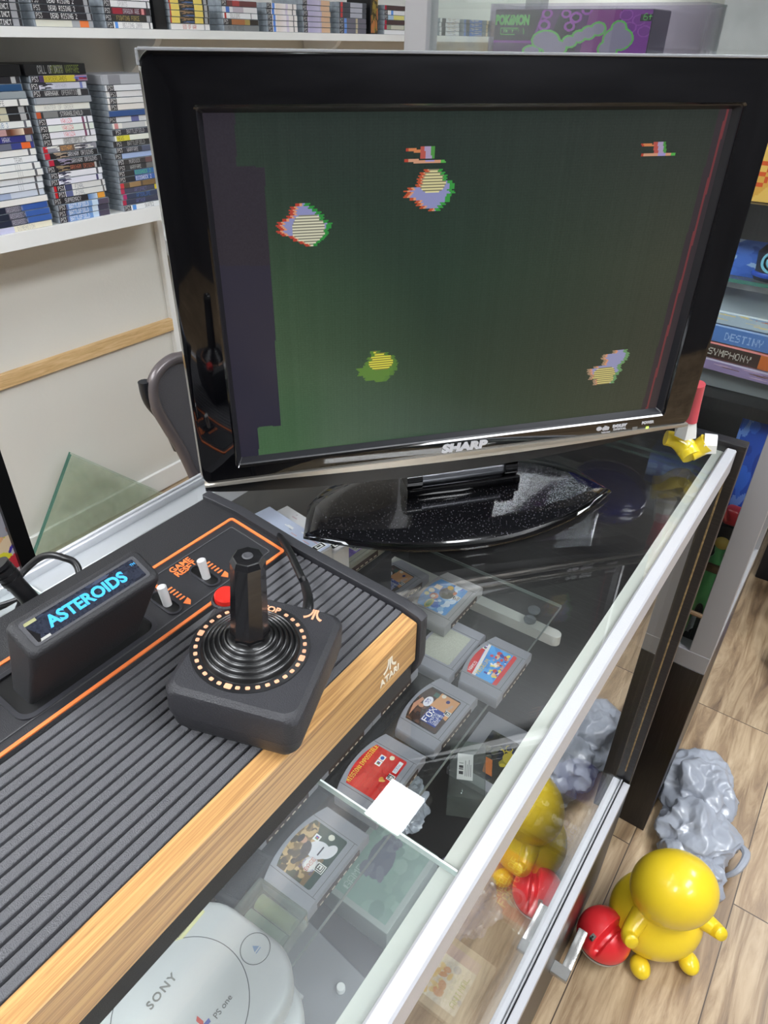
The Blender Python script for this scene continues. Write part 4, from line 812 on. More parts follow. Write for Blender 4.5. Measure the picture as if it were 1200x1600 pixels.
# ================================================================== INSIDE THE COUNTER
TH = .018
def n64(label, cx_, cy2, z=SH, rot=0., pic=None, m=None, w=.104, d=.068, tilt=0.):
    t = thing('cartridge', label, 'game cartridge', (cx_, cy2, z+.0003), R(90)+rot, 'grey game cartridges on the glass shelf')
    if tilt: t.rotation_euler = (tilt, 0, R(90)+rot); WM[t.name] = Matrix.Translation((cx_, cy2, z+.0003)) @ Matrix.Rotation(R(90)+rot, 4, 'Z') @ Matrix.Rotation(tilt, 4, 'X')
    mm = m or M_n64; top = []
    for i in range(13): u = 1-2*i/12; top.append((u*w/2, d/2-.011*abs(u)**2.2))
    out = [(-w/2, -d/2), (w/2, -d/2)]+top
    sc = lambda k, dz=0: [(x*k, y*k) for x, y in out]
    bm = NB(); loft(bm, [(sc(.97), 0), (sc(1), .003), (sc(1), TH-.0035), (sc(.985), TH-.0012), (sc(.965), TH)]); shell = obj('shell', bm, mm, t, angle=30)
    bm = NB()
    for s in (-1, 1): box(bm, (s*w*.33-.0003, -d/2+.002, TH-.0002), (s*w*.33+.0003, d/2-.006, TH+.00015))
    box(bm, (-w*.33, -d*.5+.0055, TH-.0002), (w*.33, -d*.5+.0061, TH+.0001))
    obj('grip_groove', bm, mat('groove shadow grey', (84, 85, 90), .6), t, smooth=False)
    bm = NB(); box(bm, (-w*.33, -d/2-.0006, .0035), (w*.33, -d/2+.002, .0125)); cs = obj('connector_slot', bm, M_contact, t, smooth=False)
    bm = NB()
    for k in range(7): box(bm, (-w*.3+k*w*.09, -d/2-.0012, .0055), (-w*.3+k*w*.09+.005, -d/2, .0070))
    obj('contacts', bm, mat('pale contact', (205, 190, 170), .4), cs, smooth=False)
    if pic is not None: canvas('label', pic, w*.60, d*.74, (0, .0035, TH+.0003), (1, 0, 0), (0, 1, 0), PRINTG, t)
    return t
LW, LH = 192, 156
def LP(c): p = Pic(LW, LH, c); return p
def rounded(p):
    p.mask &= ~((p.V > 1-.10*np.abs((p.U-.5)*2)**0) & False); top = 1-.13*np.abs((p.U-.5)*2)**2.2; p.mask &= p.V < top; p.round(.05, .06); return p
def esrb(p, u, v, s=.16): p.rect(u, v, u+s, v+s*1.3, (235, 235, 230)).rect(u+.015, v+.02, u+s-.015, v+s*1.3-.02, (30, 30, 30)).rect(u+.03, v+.04, u+s-.03, v+s*1.3-.04, (238, 238, 232)).text(u+.045, v+.055, s*.9, 'E', (20, 20, 20)); return p
def nbox(p, u, v): p.rect(u, v, u+.12, v+.14, (232, 232, 228)).rect(u+.03, v+.03, u+.06, v+.11, (40, 120, 60)).rect(u+.06, v+.03, u+.09, v+.11, (50, 70, 170)).rect(u+.045, v+.05, u+.075, v+.08, (200, 60, 50)); return p
# baseball
p = LP((120, 96, 60)); p.blotch(0, .3, 1, 1, [(170, 140, 90), (70, 60, 40), (110, 90, 50), (190, 160, 110), (60, 66, 44)], 120, .07, 1); p.rect(.0, 0, 1, .16, (26, 58, 46)); p.poly([(.45, 0), (1, 0), (1, .75), (.8, .62), (.55, .25)], (30, 62, 50))
p.ell(.60, .40, .16, .24, (222, 222, 228), .2).ell(.68, .18, .16, .11, (228, 226, 230), -.5).ell(.50, .62, .15, .1, (36, 38, 44), .5).ell(.36, .58, .14, .06, (30, 32, 36), -.4).ell(.60, .80, .06, .09, (196, 150, 120)).ell(.60, .86, .085, .06, (26, 28, 34)).rect(.52, .33, .70, .36, (40, 40, 60)).ell(.22, .66, .05, .06, (24, 24, 26))
p.ell(.34, .34, .13, .16, (206, 200, 205)).ell(.34, .34, .10, .12, (235, 232, 228)).text(.22, .30, .09, 'BASE', (190, 90, 60)).text(.20, .46, .05, 'MAJOR', (60, 50, 110)).text(.2, .19, .05, 'LEAGUE', (70, 60, 130)).text(.18, .62, .06, 'ALL', (60, 50, 20)); nbox(p, .70, .52); p.ell(.90, .34, .055, .07, (222, 222, 205)); esrb(p, .30, .02)
n64('grey cartridge with a baseball player label, nearest the viewer in the front row', -.2830, .2900, pic=rounded(p))
p = LP((200, 42, 40)); p.blotch(0, 0, 1, 1, [(208, 50, 46), (188, 36, 36)], 30, .12, 4)
for k in range(7): p.rect(.18+k*.11, .12, .184+k*.11, .72, (178, 60, 52)); p.rect(.1, .16+k*.09, .8, .164+k*.09, (178, 60, 52))
for k, w_ in enumerate(('MISSION:',)): pass
p.text(.04, .80, .115, 'MISSION:IMPOSSIBLE', (222, 210, 70), .66); p.ell(.42, .26, .05, .05, (214, 150, 60)).ell(.40, .22, .025, .07, (225, 180, 90), .5); nbox(p, .62, .48); p.rect(.75, .48, .87, .62, (232, 232, 232)).ell(.81, .55, .04, .045, (40, 90, 170)); p.ell(.91, .36, .05, .06, (222, 222, 190)); p.rect(.66, .06, .93, .16, (235, 235, 235)).text(.68, .075, .07, 'OCEAN', (30, 60, 150), .8); esrb(p, .48, .02, .13)
n64('grey cartridge with a plain red label, second in the front row', -.2860, .4080, pic=rounded(p), rot=R(1.5))
def hoops():
    p = LP((60, 40, 32)); p.blotch(0, .45, .6, 1, [(50, 34, 28), (96, 62, 46), (40, 28, 24)], 50, .06, 2); p.poly([(.1, .86), (.4, .97), (.65, .9), (.62, .82), (.35, .86)], (196, 140, 110)).ell(.45, .78, .05, .07, (196, 140, 105)).ell(.62, .70, .14, .11, (222, 222, 228)).text(.56, .66, .1, '35', (50, 60, 140)).poly([(.4, 0), (1, 0), (1, .55), (.55, .6)], (206, 150, 100)).rect(.14, .12, .56, .56, (28, 56, 140)).text(.16, .38, .16, 'FOX', (240, 240, 240), 1.25).text(.18, .29, .07, 'SPORTS', (225, 230, 240)).text(.18, .20, .07, 'COLLEGE', (225, 230, 240), .9).text(.18, .13, .055, 'HOOPS 99', (225, 230, 240))
    p.rect(.80, .56, .92, .70, (60, 90, 80)).ell(.92, .46, .05, .06, (222, 210, 190)).ell(.84, .28, .045, .05, (40, 40, 110)).blotch(.66, .08, .8, .2, [(190, 160, 140)], 6, .04, 3); esrb(p, .52, .02, .12); p.rect(0, 0, 1, .02, (24, 22, 24)); p.rect(.97, 0, 1, 1, (24, 22, 24)); p.rect(0, 0, .03, 1, (30, 24, 22)); return rounded(p)
n64('grey cartridge with a basketball label, third in the front row', -.2810, .5230, pic=hoops(), rot=R(-1))
p = LP((66, 150, 222)); p.blotch(0, .2, 1, .7, [(80, 165, 232), (58, 140, 215)], 20, .15, 4); p.poly([(0, .72), (1, .9), (1, 1), (0, 1)], (205, 44, 46)).rect(0, 0, 1, .12, (208, 44, 48)).poly([(0, .62), (1, .8), (1, .88), (0, .72)], (235, 232, 230)).text(.06, .80, .09, 'NAMCO', (240, 240, 240)).text(.08, .56, .12, 'MUSEUM', (214, 190, 50)); nbox(p, .8, .82)
p.blotch(.2, .14, .95, .5, [(190, 50, 50), (215, 170, 130), (50, 60, 150), (225, 190, 160), (230, 220, 90), (240, 235, 230)], 60, .05, 9).ell(.72, .6, .04, .05, (190, 60, 90))
n64('grey cartridge with a blue and red cartoon label, front row beside the bracket', -.2580, .6360, pic=rounded(p))
p = LP((176, 178, 164)); p.noise(12, 3, 2); n64('grey cartridge with a peeled blank label under a tilted one', -.3270, .6300, pic=rounded(p))
p = LP((96, 150, 205)); p.blotch(0, .1, 1, .6, [(150, 190, 225), (70, 110, 190), (205, 222, 235), (110, 165, 215)], 50, .09, 5); p.ell(.16, .62, .16, .1, (190, 180, 90)).ell(.16, .62, .12, .06, (120, 150, 80)).ell(.66, .42, .2, .22, (66, 66, 48)).ell(.42, .66, .1, .12, (190, 110, 70)).ell(.40, .68, .06, .06, (225, 215, 200)).ell(.86, .46, .07, .09, (214, 176, 70)).ell(.40, .88, .06, .07, (222, 220, 150)).ell(.55, .84, .07, .09, (225, 220, 190)).rect(.66, .66, .8, .86, (222, 214, 190)); esrb(p, .56, .02, .15); p.ell(.75, .24, .06, .05, (200, 130, 100))
n64('yellowed grey cartridge with a bright blue aeroplane label, raised above its neighbours', -.3740, .6950, z=SH+TH+.001, pic=rounded(p), m=mat('warm grey cartridge plastic', (150, 149, 148), .45), w=.112, d=.073)
p = LP((90, 60, 100)); n64('plain backed grey cartridge lying under the aeroplane one', -.3820, .7150, pic=None, m=M_n64)
n64('grey cartridge with a basketball label under the television stand', -.4700, .7000, z=SH, pic=hoops(), rot=R(-6))
p = LP((110, 90, 160)); p.blotch(0, 0, 1, 1, [(70, 56, 110), (190, 150, 200), (140, 120, 190), (230, 190, 200)], 40, .1, 3); esrb(p, .6, .04, .2)
n64('yellowed cartridge with a purple label at the front of the television stand', -.4600, .5660, z=.7805, pic=rounded(p), m=M_n64b, rot=R(-4), w=.098, d=.070)
slab('cardboard_box', (-.505, .512, SH+.0003), (-.415, .618, .7803), mat('plain dark board', (44, 44, 48), .6), 'plain dark box under the yellowed cartridge with the purple label', 'box', .001)
for k, y in enumerate((.10, .205, .31, .415, .52)):
    n64(['grey cartridge in the second row, nearest the viewer', 'grey cartridge second along the second row', 'grey cartridge third along the second row', 'grey cartridge fourth along the second row', 'grey cartridge farthest along the second row'][k], -.3705, y, pic=None)
    n64(['grey cartridge on top of the second row, nearest the viewer', 'grey cartridge on top of the second row, second along', 'grey cartridge on top of the second row, third along', 'grey cartridge on top of the second row, fourth along', 'grey cartridge on top of the second row, farthest along'][k], -.3725, y+.012, z=SH+TH+.0006, pic=None)
# white game consoles
M_ps = mat('pale grey console plastic', (186, 187, 187), .4)
def mini(label, org, rot, sticker):
    t = thing('small_game_console', label, 'game console', org, rot)
    outl = rrect(.168, .132, .042, 8)
    bm = NB(); loft(bm, [([(x*.96, y*.96) for x, y in outl], 0), (outl, .006), (outl, .022), ([(x*.97, y*.97) for x, y in outl], .027), ([(x*.93, y*.93) for x, y in outl], .029)]); obj('body', bm, M_ps, t, angle=40)
    bm = NB(); lathe(bm, [(.0545, .0285), (.0545, .0292), (.0538, .0296), (0, .0300)], (0, .004, 0), 64); ld = obj('disc_lid', bm, M_ps, t)
    bm = NB(); lathe(bm, [(.0552, .0288), (.0552, .0291), (.0544, .0291), (.0544, .0288)], (0, .004, 0), 64); obj('lid_gap', bm, mat('dark seam', (60, 62, 64), .6), ld)
    for s in (-1, 1):
        bm = NB(); lathe(bm, [(.0125, .0285), (.0125, .0293), (.0120, .0298), (0, .0300)], (s*.067, -.0165, 0), 32); bt = obj('button', bm, M_ps, t)
        bm = NB(); lathe(bm, [(.0132, .0288), (.0132, .0291), (.0126, .0291), (.0126, .0288)], (s*.067, -.0165, 0), 32); obj('button_gap', bm, mat('dark seam', (60, 62, 64), .6), bt)
        bm = NB()
        if s > 0: prism(bm, [(s*.067-.003, -.0165-.002), (s*.067+.003, -.0165-.002), (s*.067, -.0165+.003)], .0003, (0, 0, .0300)); box(bm, (s*.067-.003, -.0205, .0300), (s*.067+.003, -.0197, .0303))
        else: lathe(bm, [(.003, .0300), (.003, .0303), (.0022, .0303), (.0022, .0300)], (s*.067, -.0165, 0), 16)
        obj('button_symbol', bm, mat('blue grey print', (120, 140, 170), .5), bt, smooth=False)
    text('lettering', 'SONY', .0095, (0, .026, .0303), (1, 0, 0), (0, 1, 0), mat('grey print', (110, 108, 104), .5), ld, bold=.0002, depth=.0002, space=1.25)
    text('lettering', 'PS one', .0068, (.019, -.024, .0303), (1, 0, 0), (0, 1, 0), mat('grey print', (110, 108, 104), .5), ld, depth=.0002)
    bm = NB(); prism(bm, [(.000, -.021), (.003, -.018), (.003, -.011), (.000, -.013)], .0003, (0, 0, .0300)); obj('red_mark', bm, mat('red print', (190, 70, 60), .5), ld, smooth=False)
    bm = NB(); prism(bm, [(-.004, -.022), (.006, -.023), (.007, -.020), (-.002, -.019)], .0003, (0, 0, .02998)); obj('blue_mark', bm, mat('blue print', (80, 90, 160), .5), ld, smooth=False)
    if sticker:
        bm = NB(); box(bm, (.030, .0420, .0285), (.066, .0575, .0295)); sk = obj('sticker', bm, mat('aged yellow sticker', (206, 202, 150), .6), t, smooth=False)
        text('handwriting', 'U 6024 WII', .0048, (.048, .0535, .0297), (-1, 0, 0), (0, -1, 0), mat('pencil grey', (90, 88, 80), .6), sk, depth=.0001)
        text('handwriting', 'CORRECTION', .0040, (.048, .0465, .0297), (-1, 0, 0), (0, -1, 0), mat('pencil grey', (90, 88, 80), .6), sk, depth=.0001)
    return t
slab('spare_panel', (-.36, -.10, SH+.0003), (-.21+.0, .19, SH+.004), mat('grey tray plastic', (150, 150, 150), .5), 'flat grey tray under the pale game consoles', 'tray', .001)
mini('pale grey rounded game console with a yellow sticker on the glass shelf', (-.2634, .1091, SH+.0348), R(90+3), True)
mini('pale grey rounded game console, the lower of two on the glass shelf', (-.2460, .1010, SH+.0043), R(90+3), False)
# black mesh unit and clear box with a tape roll
mu = thing('mesh_speaker', 'small black mesh fronted unit on the glass shelf beside the pale console', 'speaker', (-.338, .232, SH+.0003), R(100)); bm = NB(); box(bm, (-.03, -.03, 0), (.03, .03, .016), .004, 3); obj('body', bm, M_black, mu); bm = NB(); box(bm, (-.024, -.024, .0158), (.024, .024, .017), .001, 1); obj('mesh_grille', bm, mat('black mesh', (30, 30, 32), .6, bump=1., bscale=900), mu, smooth=False)
cb = thing('clear_plastic_box', 'clear plastic box holding a yellowish roll between the nearest cartridge and pale console', 'plastic box', (-.278, .218, SH+.0003), R(92)); bm = NB(); ring(bm, rrect(.046, .062, .003, 3), rrect(.043, .059, .002, 3), .020); prism(bm, rrect(.046, .062, .003, 3), .001, (0, 0, .020)); obj('box', bm, glass_mat('clear box plastic', (225, 232, 225), dust=.16, dcol=(205, 210, 205)), cb)
for k, (mx, c_) in enumerate(((-.009, (190, 196, 190)), (.008, (196, 192, 140)))):
    bm = NB(); tube(bm, [(mx, -.024, .009), (mx, .020, .009)], .0078, 20, smooth=False); obj('roll', bm, mat(['grey roll', 'yellowish roll'][k], c_, .3), cb)
# things on the deck
DZ = .3003
slab('grey_console_box', (-.40, .02, DZ), (-.215, .335, DZ+.042), mat('mid grey box plastic', (112, 113, 116), .5, var=.06, vscale=20), 'flat grey box on the counter deck nearest the viewer', 'box', .003, rot=(0, 0, R(-6)))
kb = thing('joypad_knob', 'small round white knob lying on the flat grey box', 'knob', (-.262, .300, DZ+.0423)); bm = NB(); lathe(bm, [(.006, 0), (.006, .006), (.005, .008), (0, .0085)], n=20); obj('cap', bm, M_white, kb)
gbx = thing('green_game_box', 'green game box with a pale grey border lying on the counter deck', 'game box', (-.300, .445, DZ), R(90)); bm = NB(); box(bm, (-.06, -.05, 0), (.075, .062, .05), .003, 2); obj('box', bm, mat('grey green board', (148, 158, 152), .5), gbx)
p = Pic(80, 66, (120, 150, 138)); p.blotch(0, 0, 1, 1, [(128, 158, 144), (108, 138, 128), (138, 166, 152)], 30, .12, 2); p.ell(.62, .62, .28, .2, (90, 96, 112), .4).text(.08, .74, .12, 'GAME', (165, 185, 172)); p.blotch(.4, .45, .9, .8, [(84, 90, 108), (104, 108, 122)], 14, .1, 3); canvas('printed_top', p, .118, .094, (.0075, .006, .0503), (1, 0, 0), (0, 1, 0), PRINT, gbx)
def crumple(name, c, rx, ry, rz, m, label, cat, seed, flat=.55, sub=5, amp=.35, freq=3.):
    bm = NB(); bmesh.ops.create_icosphere(bm, subdivisions=sub, radius=1)
    for v in bm.verts:
        q = v.co.copy(); o1 = mnoise.noise(q*freq*.5+Vector((seed, 0, 0))); o2 = abs(mnoise.noise(q*freq+Vector((0, seed, 0)))); o3 = abs(mnoise.noise(q*freq*2.4+Vector((0, 0, seed)))); o4 = abs(mnoise.noise(q*freq*6+Vector((seed, 3, 0))))
        s = 1+amp*(o1*1.1-o2*.9-o3*.45-o4*.16); v.co = Vector((q.x*rx*s, q.y*ry*s, max(q.z*rz*s, -rz*flat)+rz*flat))
    o = obj(name, bm, m, smooth=True, angle=28); o.location = c; WM[o.name] = Matrix.Translation(c); return tag(o, label, cat) if label else o
crumple('cellophane_packet', (-.200, .500, DZ+.001), .055, .06, .03, mat('smoky blue cellophane', (112, 112, 140), .22, coat=.6, var=.35, vscale=30), 'crumpled smoky blue cellophane packet on the counter deck', 'packet', 3.3, amp=.3, sub=5, freq=4)
crumple('plastic_wrap', (-.350, .575, DZ+.001), .040, .05, .025, mat('pale crumpled wrap', (165, 170, 180), .25, coat=.5, var=.3, vscale=40), 'pale crumpled plastic wrap beside the smoky cellophane packet', 'packet', 8.1, amp=.3, freq=4)
bx = thing('blister_box', 'clear plastic box with a white price sticker on the counter deck', 'plastic box', (-.290, .672, DZ), R(118)); bm = NB(); box(bm, (-.055, -.03, .0), (.055, .03, .055), .003, 2); obj('box', bm, glass_mat('clear box plastic', (225, 232, 225), dust=.16), bx)
p = Pic(50, 26, (228, 228, 224)); rr = random.Random(5)
for k in range(20): u = .2+k*.022; p.rect(u, .62, u+rr.choice((.008, .014)), .9, (40, 40, 42))
for k in range(4): p.rect(.15, .12+k*.11, .15+rr.uniform(.4, .7), .16+k*.11, (120, 120, 120))
canvas('price_sticker', p, .05, .026, (.002, .004, .0556), (1, 0, 0), (0, 1, 0), PRINT, bx)
def bigcart(label, loc, rot, tilt, pic, m, w=.105, h=.118, th=.016, lw=.085, lh=.09, lo_=(0, .006)):
    t = thing('large_cartridge', label, 'game cartridge', loc, 0); M = Matrix.Translation(loc) @ Matrix.Rotation(rot, 4, 'Z') @ Matrix.Rotation(tilt, 4, 'X'); t.matrix_world = M; WM[t.name] = M
    bm = NB(); box(bm, (-w/2, -h/2, 0), (w/2, h/2, th), .002, 2); obj('shell', bm, m, t); canvas('label', pic, lw, lh, (lo_[0], lo_[1], th+.0003), (1, 0, 0), (0, 1, 0), PRINTG, t); return t
p = Pic(100, 100, (58, 58, 52)); p.blotch(0, 0, 1, 1, [(70, 70, 66), (46, 48, 56), (84, 84, 70)], 40, .08, 1); p.poly([(.12, .5), (.42, .66), (.42, .8), (.12, .7)], (206, 120, 66)); p.blotch(.35, .2, .9, .6, [(196, 176, 60), (150, 140, 50), (60, 64, 90), (40, 42, 52)], 26, .07, 6).ell(.62, .4, .12, .14, (190, 172, 60)); p.ell(.08, .92, .02, .02, (190, 190, 190))
bigcart('large grey cartridge with a dark label on the counter deck beyond the blister box', (-.265, .745, DZ+.012), R(90), 0, p, mat('mid grey cartridge', (150, 150, 156), .5), w=.15, h=.125, lw=.098, lh=.088, lo_=(-.008, -.008))
p = Pic(180, 180, (176, 30, 36)); p.rect(0, .92, 1, 1, (190, 60, 60)); p.ell(.30, .80, .07, .07, (200, 180, 170)).ell(.34, .36, .16, .16, (140, 140, 140)).ell(.34, .36, .10, .1, (60, 56, 56)); p.text(.10, .60, .13, 'WHEEL OF', (206, 176, 90), .95).text(.10, .44, .13, 'FORTUNE', (206, 176, 90), 1.05)
bigcart('large cartridge with a deep red label on the deck behind the front glass', (-.148, .565, DZ+.002), R(90), 0, p, mat('red brown cartridge', (110, 36, 38), .4), w=.10, h=.098, th=.012, lw=.092, lh=.09, lo_=(0, 0))
p = Pic(70, 80, (214, 212, 200)); p.blotch(0, 0, 1, 1, [(190, 196, 190), (226, 222, 214), (160, 176, 190)], 30, .08, 2).blotch(.1, .3, .6, .75, [(216, 176, 90), (200, 120, 70), (225, 200, 130)], 20, .08, 5).text(.1, .06, .1, 'ANIMAL', (120, 170, 80)).rect(.8, 0, 1, 1, (170, 150, 160))
bigcart('cartridge with a pale picture label, nearest the viewer behind the front glass', (-.165, .405, DZ+.002), R(90), 0, p, mat('beige cartridge', (160, 150, 130), .5), w=.095, h=.10, th=.012, lw=.074, lh=.078)
p = Pic(60, 60, (46, 38, 40)); p.blotch(0, 0, 1, 1, [(150, 140, 130), (80, 70, 70), (196, 190, 180), (60, 40, 40)], 40, .07, 2).rect(0, .8, .5, .95, (60, 16, 22)).text(.05, .05, .12, 'POWER', (60, 130, 200))
bigcart('large cartridge with a dark crowded label on the deck behind the front glass', (-.140, .705, DZ+.002), R(90), 0, p, mat('dark brown cartridge', (50, 42, 42), .4), w=.10, h=.09, th=.012, lw=.09, lh=.082, lo_=(0, 0))
pb_ = thing('purple_disc_case', 'round dark purple case on the deck at the far end behind the front glass', 'case', (-.136, .793, DZ)); bm = NB(); lathe(bm, [(.042, 0), (.044, .004), (.044, .012), (.040, .016), (0, .018)], n=40); obj('lid', bm, mat('deep purple plastic', (62, 50, 118), .35), pb_)
# pale cases under the back of the top glass
for k in range(4):
    lab = ['clear wrapped white game box, lowest of the slanted pile behind the console', 'clear wrapped white game box, second in the slanted pile behind the console', 'clear wrapped pale blue game box in the slanted pile behind the console', 'clear wrapped white game box, fourth in the slanted pile behind the console', 'spare', 'clear wrapped sky blue game box near the back rail', 'clear wrapped lilac game box at the back of the slanted pile'][k]
    y = .415+.0265*k; c_ = [(226, 226, 228), (222, 224, 230), (190, 198, 222), (225, 222, 224), (224, 224, 220), (170, 205, 222), (205, 200, 220)][k]
    t = thing('boxed_game', lab, 'game box', (-.458+.003*k, y, SH+.0003), R(-9), 'boxed games under the back of the top glass'); hh = .245+.006*(k % 3); bm = NB(); box(bm, (-.055, -.0125, 0), (.055, .0125, hh), .0015, 1); obj('box', bm, mat('box white', (222, 224, 226), .35, coat=.5), t, smooth=False)
    p = Pic(100, 12, c_); p.blotch(.05, 0, .85, 1, [tuple(max(0, x-40) for x in c_), (235, 235, 238), (200, 170, 180)], 16, .05, k)
    if k == 4: p.rect(.35, 0, .75, 1, (228, 222, 90))
    p.rect(.88, .1, .97, .95, (240, 240, 240)).rect(.89, .2, .96, .85, (40, 40, 40)).rect(.9, .3, .95, .75, (235, 235, 235)); p.rect(.915, .4, .93, .7, (30, 30, 30))
    canvas('printed_spine', p, .108, .022, (0, 0, hh+.0004), (1, 0, 0), (0, 1, 0), PRINTG, t)

# ================================================================== FIGURE BEHIND THE TELEVISION CORNER
tf = thing('toy_figure', 'toy figure lying behind the television corner, yellow leg with white sole showing', 'toy', (-.155, .79, ZC))
M_yel = mat('yellow vinyl', (232, 204, 40), .28, coat=.4); M_wv = mat('white vinyl', (232, 232, 228), .35)
def P3(px, py, z): return at_z(px, py, z-CAMZ)
bm = NB(); pts = [P3(1040, 684, ZC+.030), P3(1056, 688, ZC+.028), P3(1072, 700, ZC+.020), P3(1081, 714, ZC+.0140)]; tube(bm, pts, .01, 18, radii=[.0085, .009, .012, .011])
tube(bm, [P3(1078, 706, ZC+.017), P3(1092, 700, ZC+.022), P3(1106, 692, ZC+.030)], .01, 18, radii=[.011, .010, .0115]); obj('yellow_leg', bm, M_yel, tf, local=False, angle=60)
bm = NB(); tube(bm, [P3(1100, 693, ZC+.028), P3(1120, 694, ZC+.030)], .0115, 6, smooth=False, radii=[.0125, .0115]); obj('white_sole', bm, M_wv, tf, local=False, angle=30)
bm = NB(); tube(bm, [P3(1071, 677, ZC+.042), P3(1077, 654, ZC+.062)], .011, 6, smooth=False, radii=[.0130, .0085]); obj('white_shoe', bm, M_wv, tf, local=False, angle=30)
bm = NB(); tube(bm, [P3(1078, 658, ZC+.06), P3(1084, 632, ZC+.08), P3(1090, 600, ZC+.105)], .010, 14, radii=[.0075, .007, .008]); obj('red_arm', bm, mat('pinkish red vinyl', (196, 78, 88), .35), tf, local=False)
bm = NB(); bmesh.ops.create_uvsphere(bm, u_segments=32, v_segments=20, radius=1)
for v in bm.verts: v.co = Vector((v.co.x*.050-.195, v.co.y*.036+.770, v.co.z*.034+ZC+.062))
obj('blue_body', bm, mat('deep blue vinyl', (34, 40, 130), .25, coat=.5), tf, local=False)
# ================================================================== TALL CABINET BEYOND THE COUNTER
TX0, TX1, TY0, TY1 = -.672, -.0245, .995, 1.40; ZT2 = 2.05
tw = thing('display_cabinet', 'tall grey framed glass display cabinet on a black base beyond the counter', 'display cabinet', ((TX0+TX1)/2, (TY0+TY1)/2, 0))
def tpart(name, m, *boxes, r=0.): 
    bm = NB()
    for a, b in boxes: box(bm, a, b, r, 1)
    return obj(name, bm, m, tw, local=False, smooth=r > 0)
tpart('base', M_lam, ((TX0, TY0, 0), (TX1, TY1, .463)), r=.001)
tpart('lower_rail', M_alu2, ((TX0, TY0, .463), (TX1, TY0+.03, .50)), ((TX1-.03, TY0+.03, .463), (TX1, TY1, .50)), r=.0008)
for x0, x1, y0, y1 in ((TX0, TX0+.037, TY0, TY0+.03), (TX1-.0345, TX1, TY0, TY0+.03), (TX0, TX0+.03, TY1-.03, TY1), (TX1-.03, TX1, TY1-.03, TY1)): tpart('corner_post', M_alu2, ((x0, y0, .50), (x1, y1, ZT2)), r=.0008)
tpart('upper_rail', M_alu2, ((TX0, TY0, ZT2-.04), (TX1, TY0+.03, ZT2)), ((TX1-.03, TY0+.03, ZT2-.04), (TX1, TY1, ZT2)), ((TX0, TY0+.03, ZT2-.04), (TX0+.03, TY1, ZT2)), r=.0008)
G_cab = glass_mat('cabinet glass', (250, 253, 252), dust=.012, ior=1.4)
tpart('front_glass', G_cab, ((TX0+.037, TY0+.010, .50), (TX1-.0345, TY0+.014, ZT2-.04)))
tpart('side_glass', G_cab, ((TX1-.012, TY0+.03, .50), (TX1-.008, TY1-.03, ZT2-.04)))
tpart('side_glass', G_cab, ((TX0+.008, TY0+.03, .50), (TX0+.012, TY1-.03, ZT2-.04)))
tpart('shelf', M_lam, ((TX0+.012, TY0+.016, .918), (TX1-.013, TY1-.01, .936)))
tpart('shelf', M_lam, ((TX0+.012, TY0+.040, 1.142), (TX1-.013, TY1-.01, 1.184)))
tpart('glass_shelf', glass_mat('shelf glass', (240, 247, 245), dust=.03), ((TX0+.014, TY0+.05, 1.085), (TX1-.014, TY1-.01, 1.090)))
tpart('glass_shelf_edge', M_gedge2, ((TX0+.014, TY0+.0492, 1.0852), (TX1-.014, TY0+.05, 1.0898)))
tpart('lower_deck', M_dark, ((TX0+.012, TY0+.016, .485), (TX1-.013, TY1-.01, .498)))
tpart('back_panel', mat('pale back panel', (196, 198, 200), .6), ((TX0+.03, TY1-.012, .937), (TX1-.03, TY1-.006, 1.142)))
tpart('back_panel', M_lamx, ((TX0+.03, TY1-.012, .498), (TX1-.03, TY1-.006, .917)))
# stuff in it
eb = thing('trading_card_box', 'black and purple trading card box with green outlines above the television', 'box', (-.4495, 1.075, 1.1843))
BW, BH = .218, .199; bm = NB(); box(bm, (-BW/2, -.025, 0), (BW/2, .045, BH), .001, 1); obj('box', bm, mat('dark purple board', (52, 36, 60), .35, coat=.3), eb, smooth=False)
p = Pic(240, 220, (44, 40, 46))
def bu(px, py): v = at_y(px, py, 1.0494); return (v.x+.4495)/BW+.5, (v.z-1.1843)/BH
def bpoly(pl, c): p.poly([bu(*q) for q in pl], c)
def bell(px, py, rx, ry, c, a=0.): u, v = bu(px, py); u2, _ = bu(px+rx, py); _, v2 = bu(px, py-ry); p.ell(u, v, abs(u2-u), abs(v2-v), c, a)
bpoly([(760, 62), (832, 62), (850, 8), (1040, 20), (1030, 200), (760, 200)], (88, 40, 96)); bpoly([(770, 10), (846, 12), (826, 58), (765, 58)], (38, 42, 42)); bpoly([(880, 8), (905, 8), (898, 80), (850, 80)], (46, 38, 52)); bpoly([(925, 8), (975, 8), (955, 85), (905, 85)], (150, 62, 140)); bpoly([(975, 8), (1060, 10), (1050, 90), (960, 90)], (146, 60, 158)); bpoly([(765, 62), (830, 63), (852, 8), (854, 8), (833, 66), (765, 66)], (150, 60, 160))
for (x_, y_, r_) in ((855, 20, 9), (850, 38, 10), (900, 26, 10), (918, 14, 9), (885, 20, 8), (890, 40, 9)): bell(x_, y_, r_, r_*.9, (176, 84, 184)); bell(x_, y_, r_*.55, r_*.5, (40, 30, 44))
for (x_, y_) in ((980, 22), (1000, 30), (985, 42), (1008, 48), (975, 62)): bell(x_, y_, 11, 9, (176, 90, 184)); bell(x_, y_, 9, 7.5, (140, 60, 152))
sh_ = [(852, 62, 20, 14), (866, 74, 18, 12), (890, 64, 10, 8), (905, 56, 9, 8), (920, 50, 10, 9), (935, 44, 10, 9), (966, 60, 22, 17), (968, 42, 10, 9), (950, 76, 14, 12), (830, 78, 12, 6)]
for (x_, y_, a_, b_) in sh_: bell(x_, y_, a_+3.2, b_+3, (112, 222, 92))
for (x_, y_, a_, b_) in sh_: bell(x_, y_, a_, b_, (168, 164, 172))
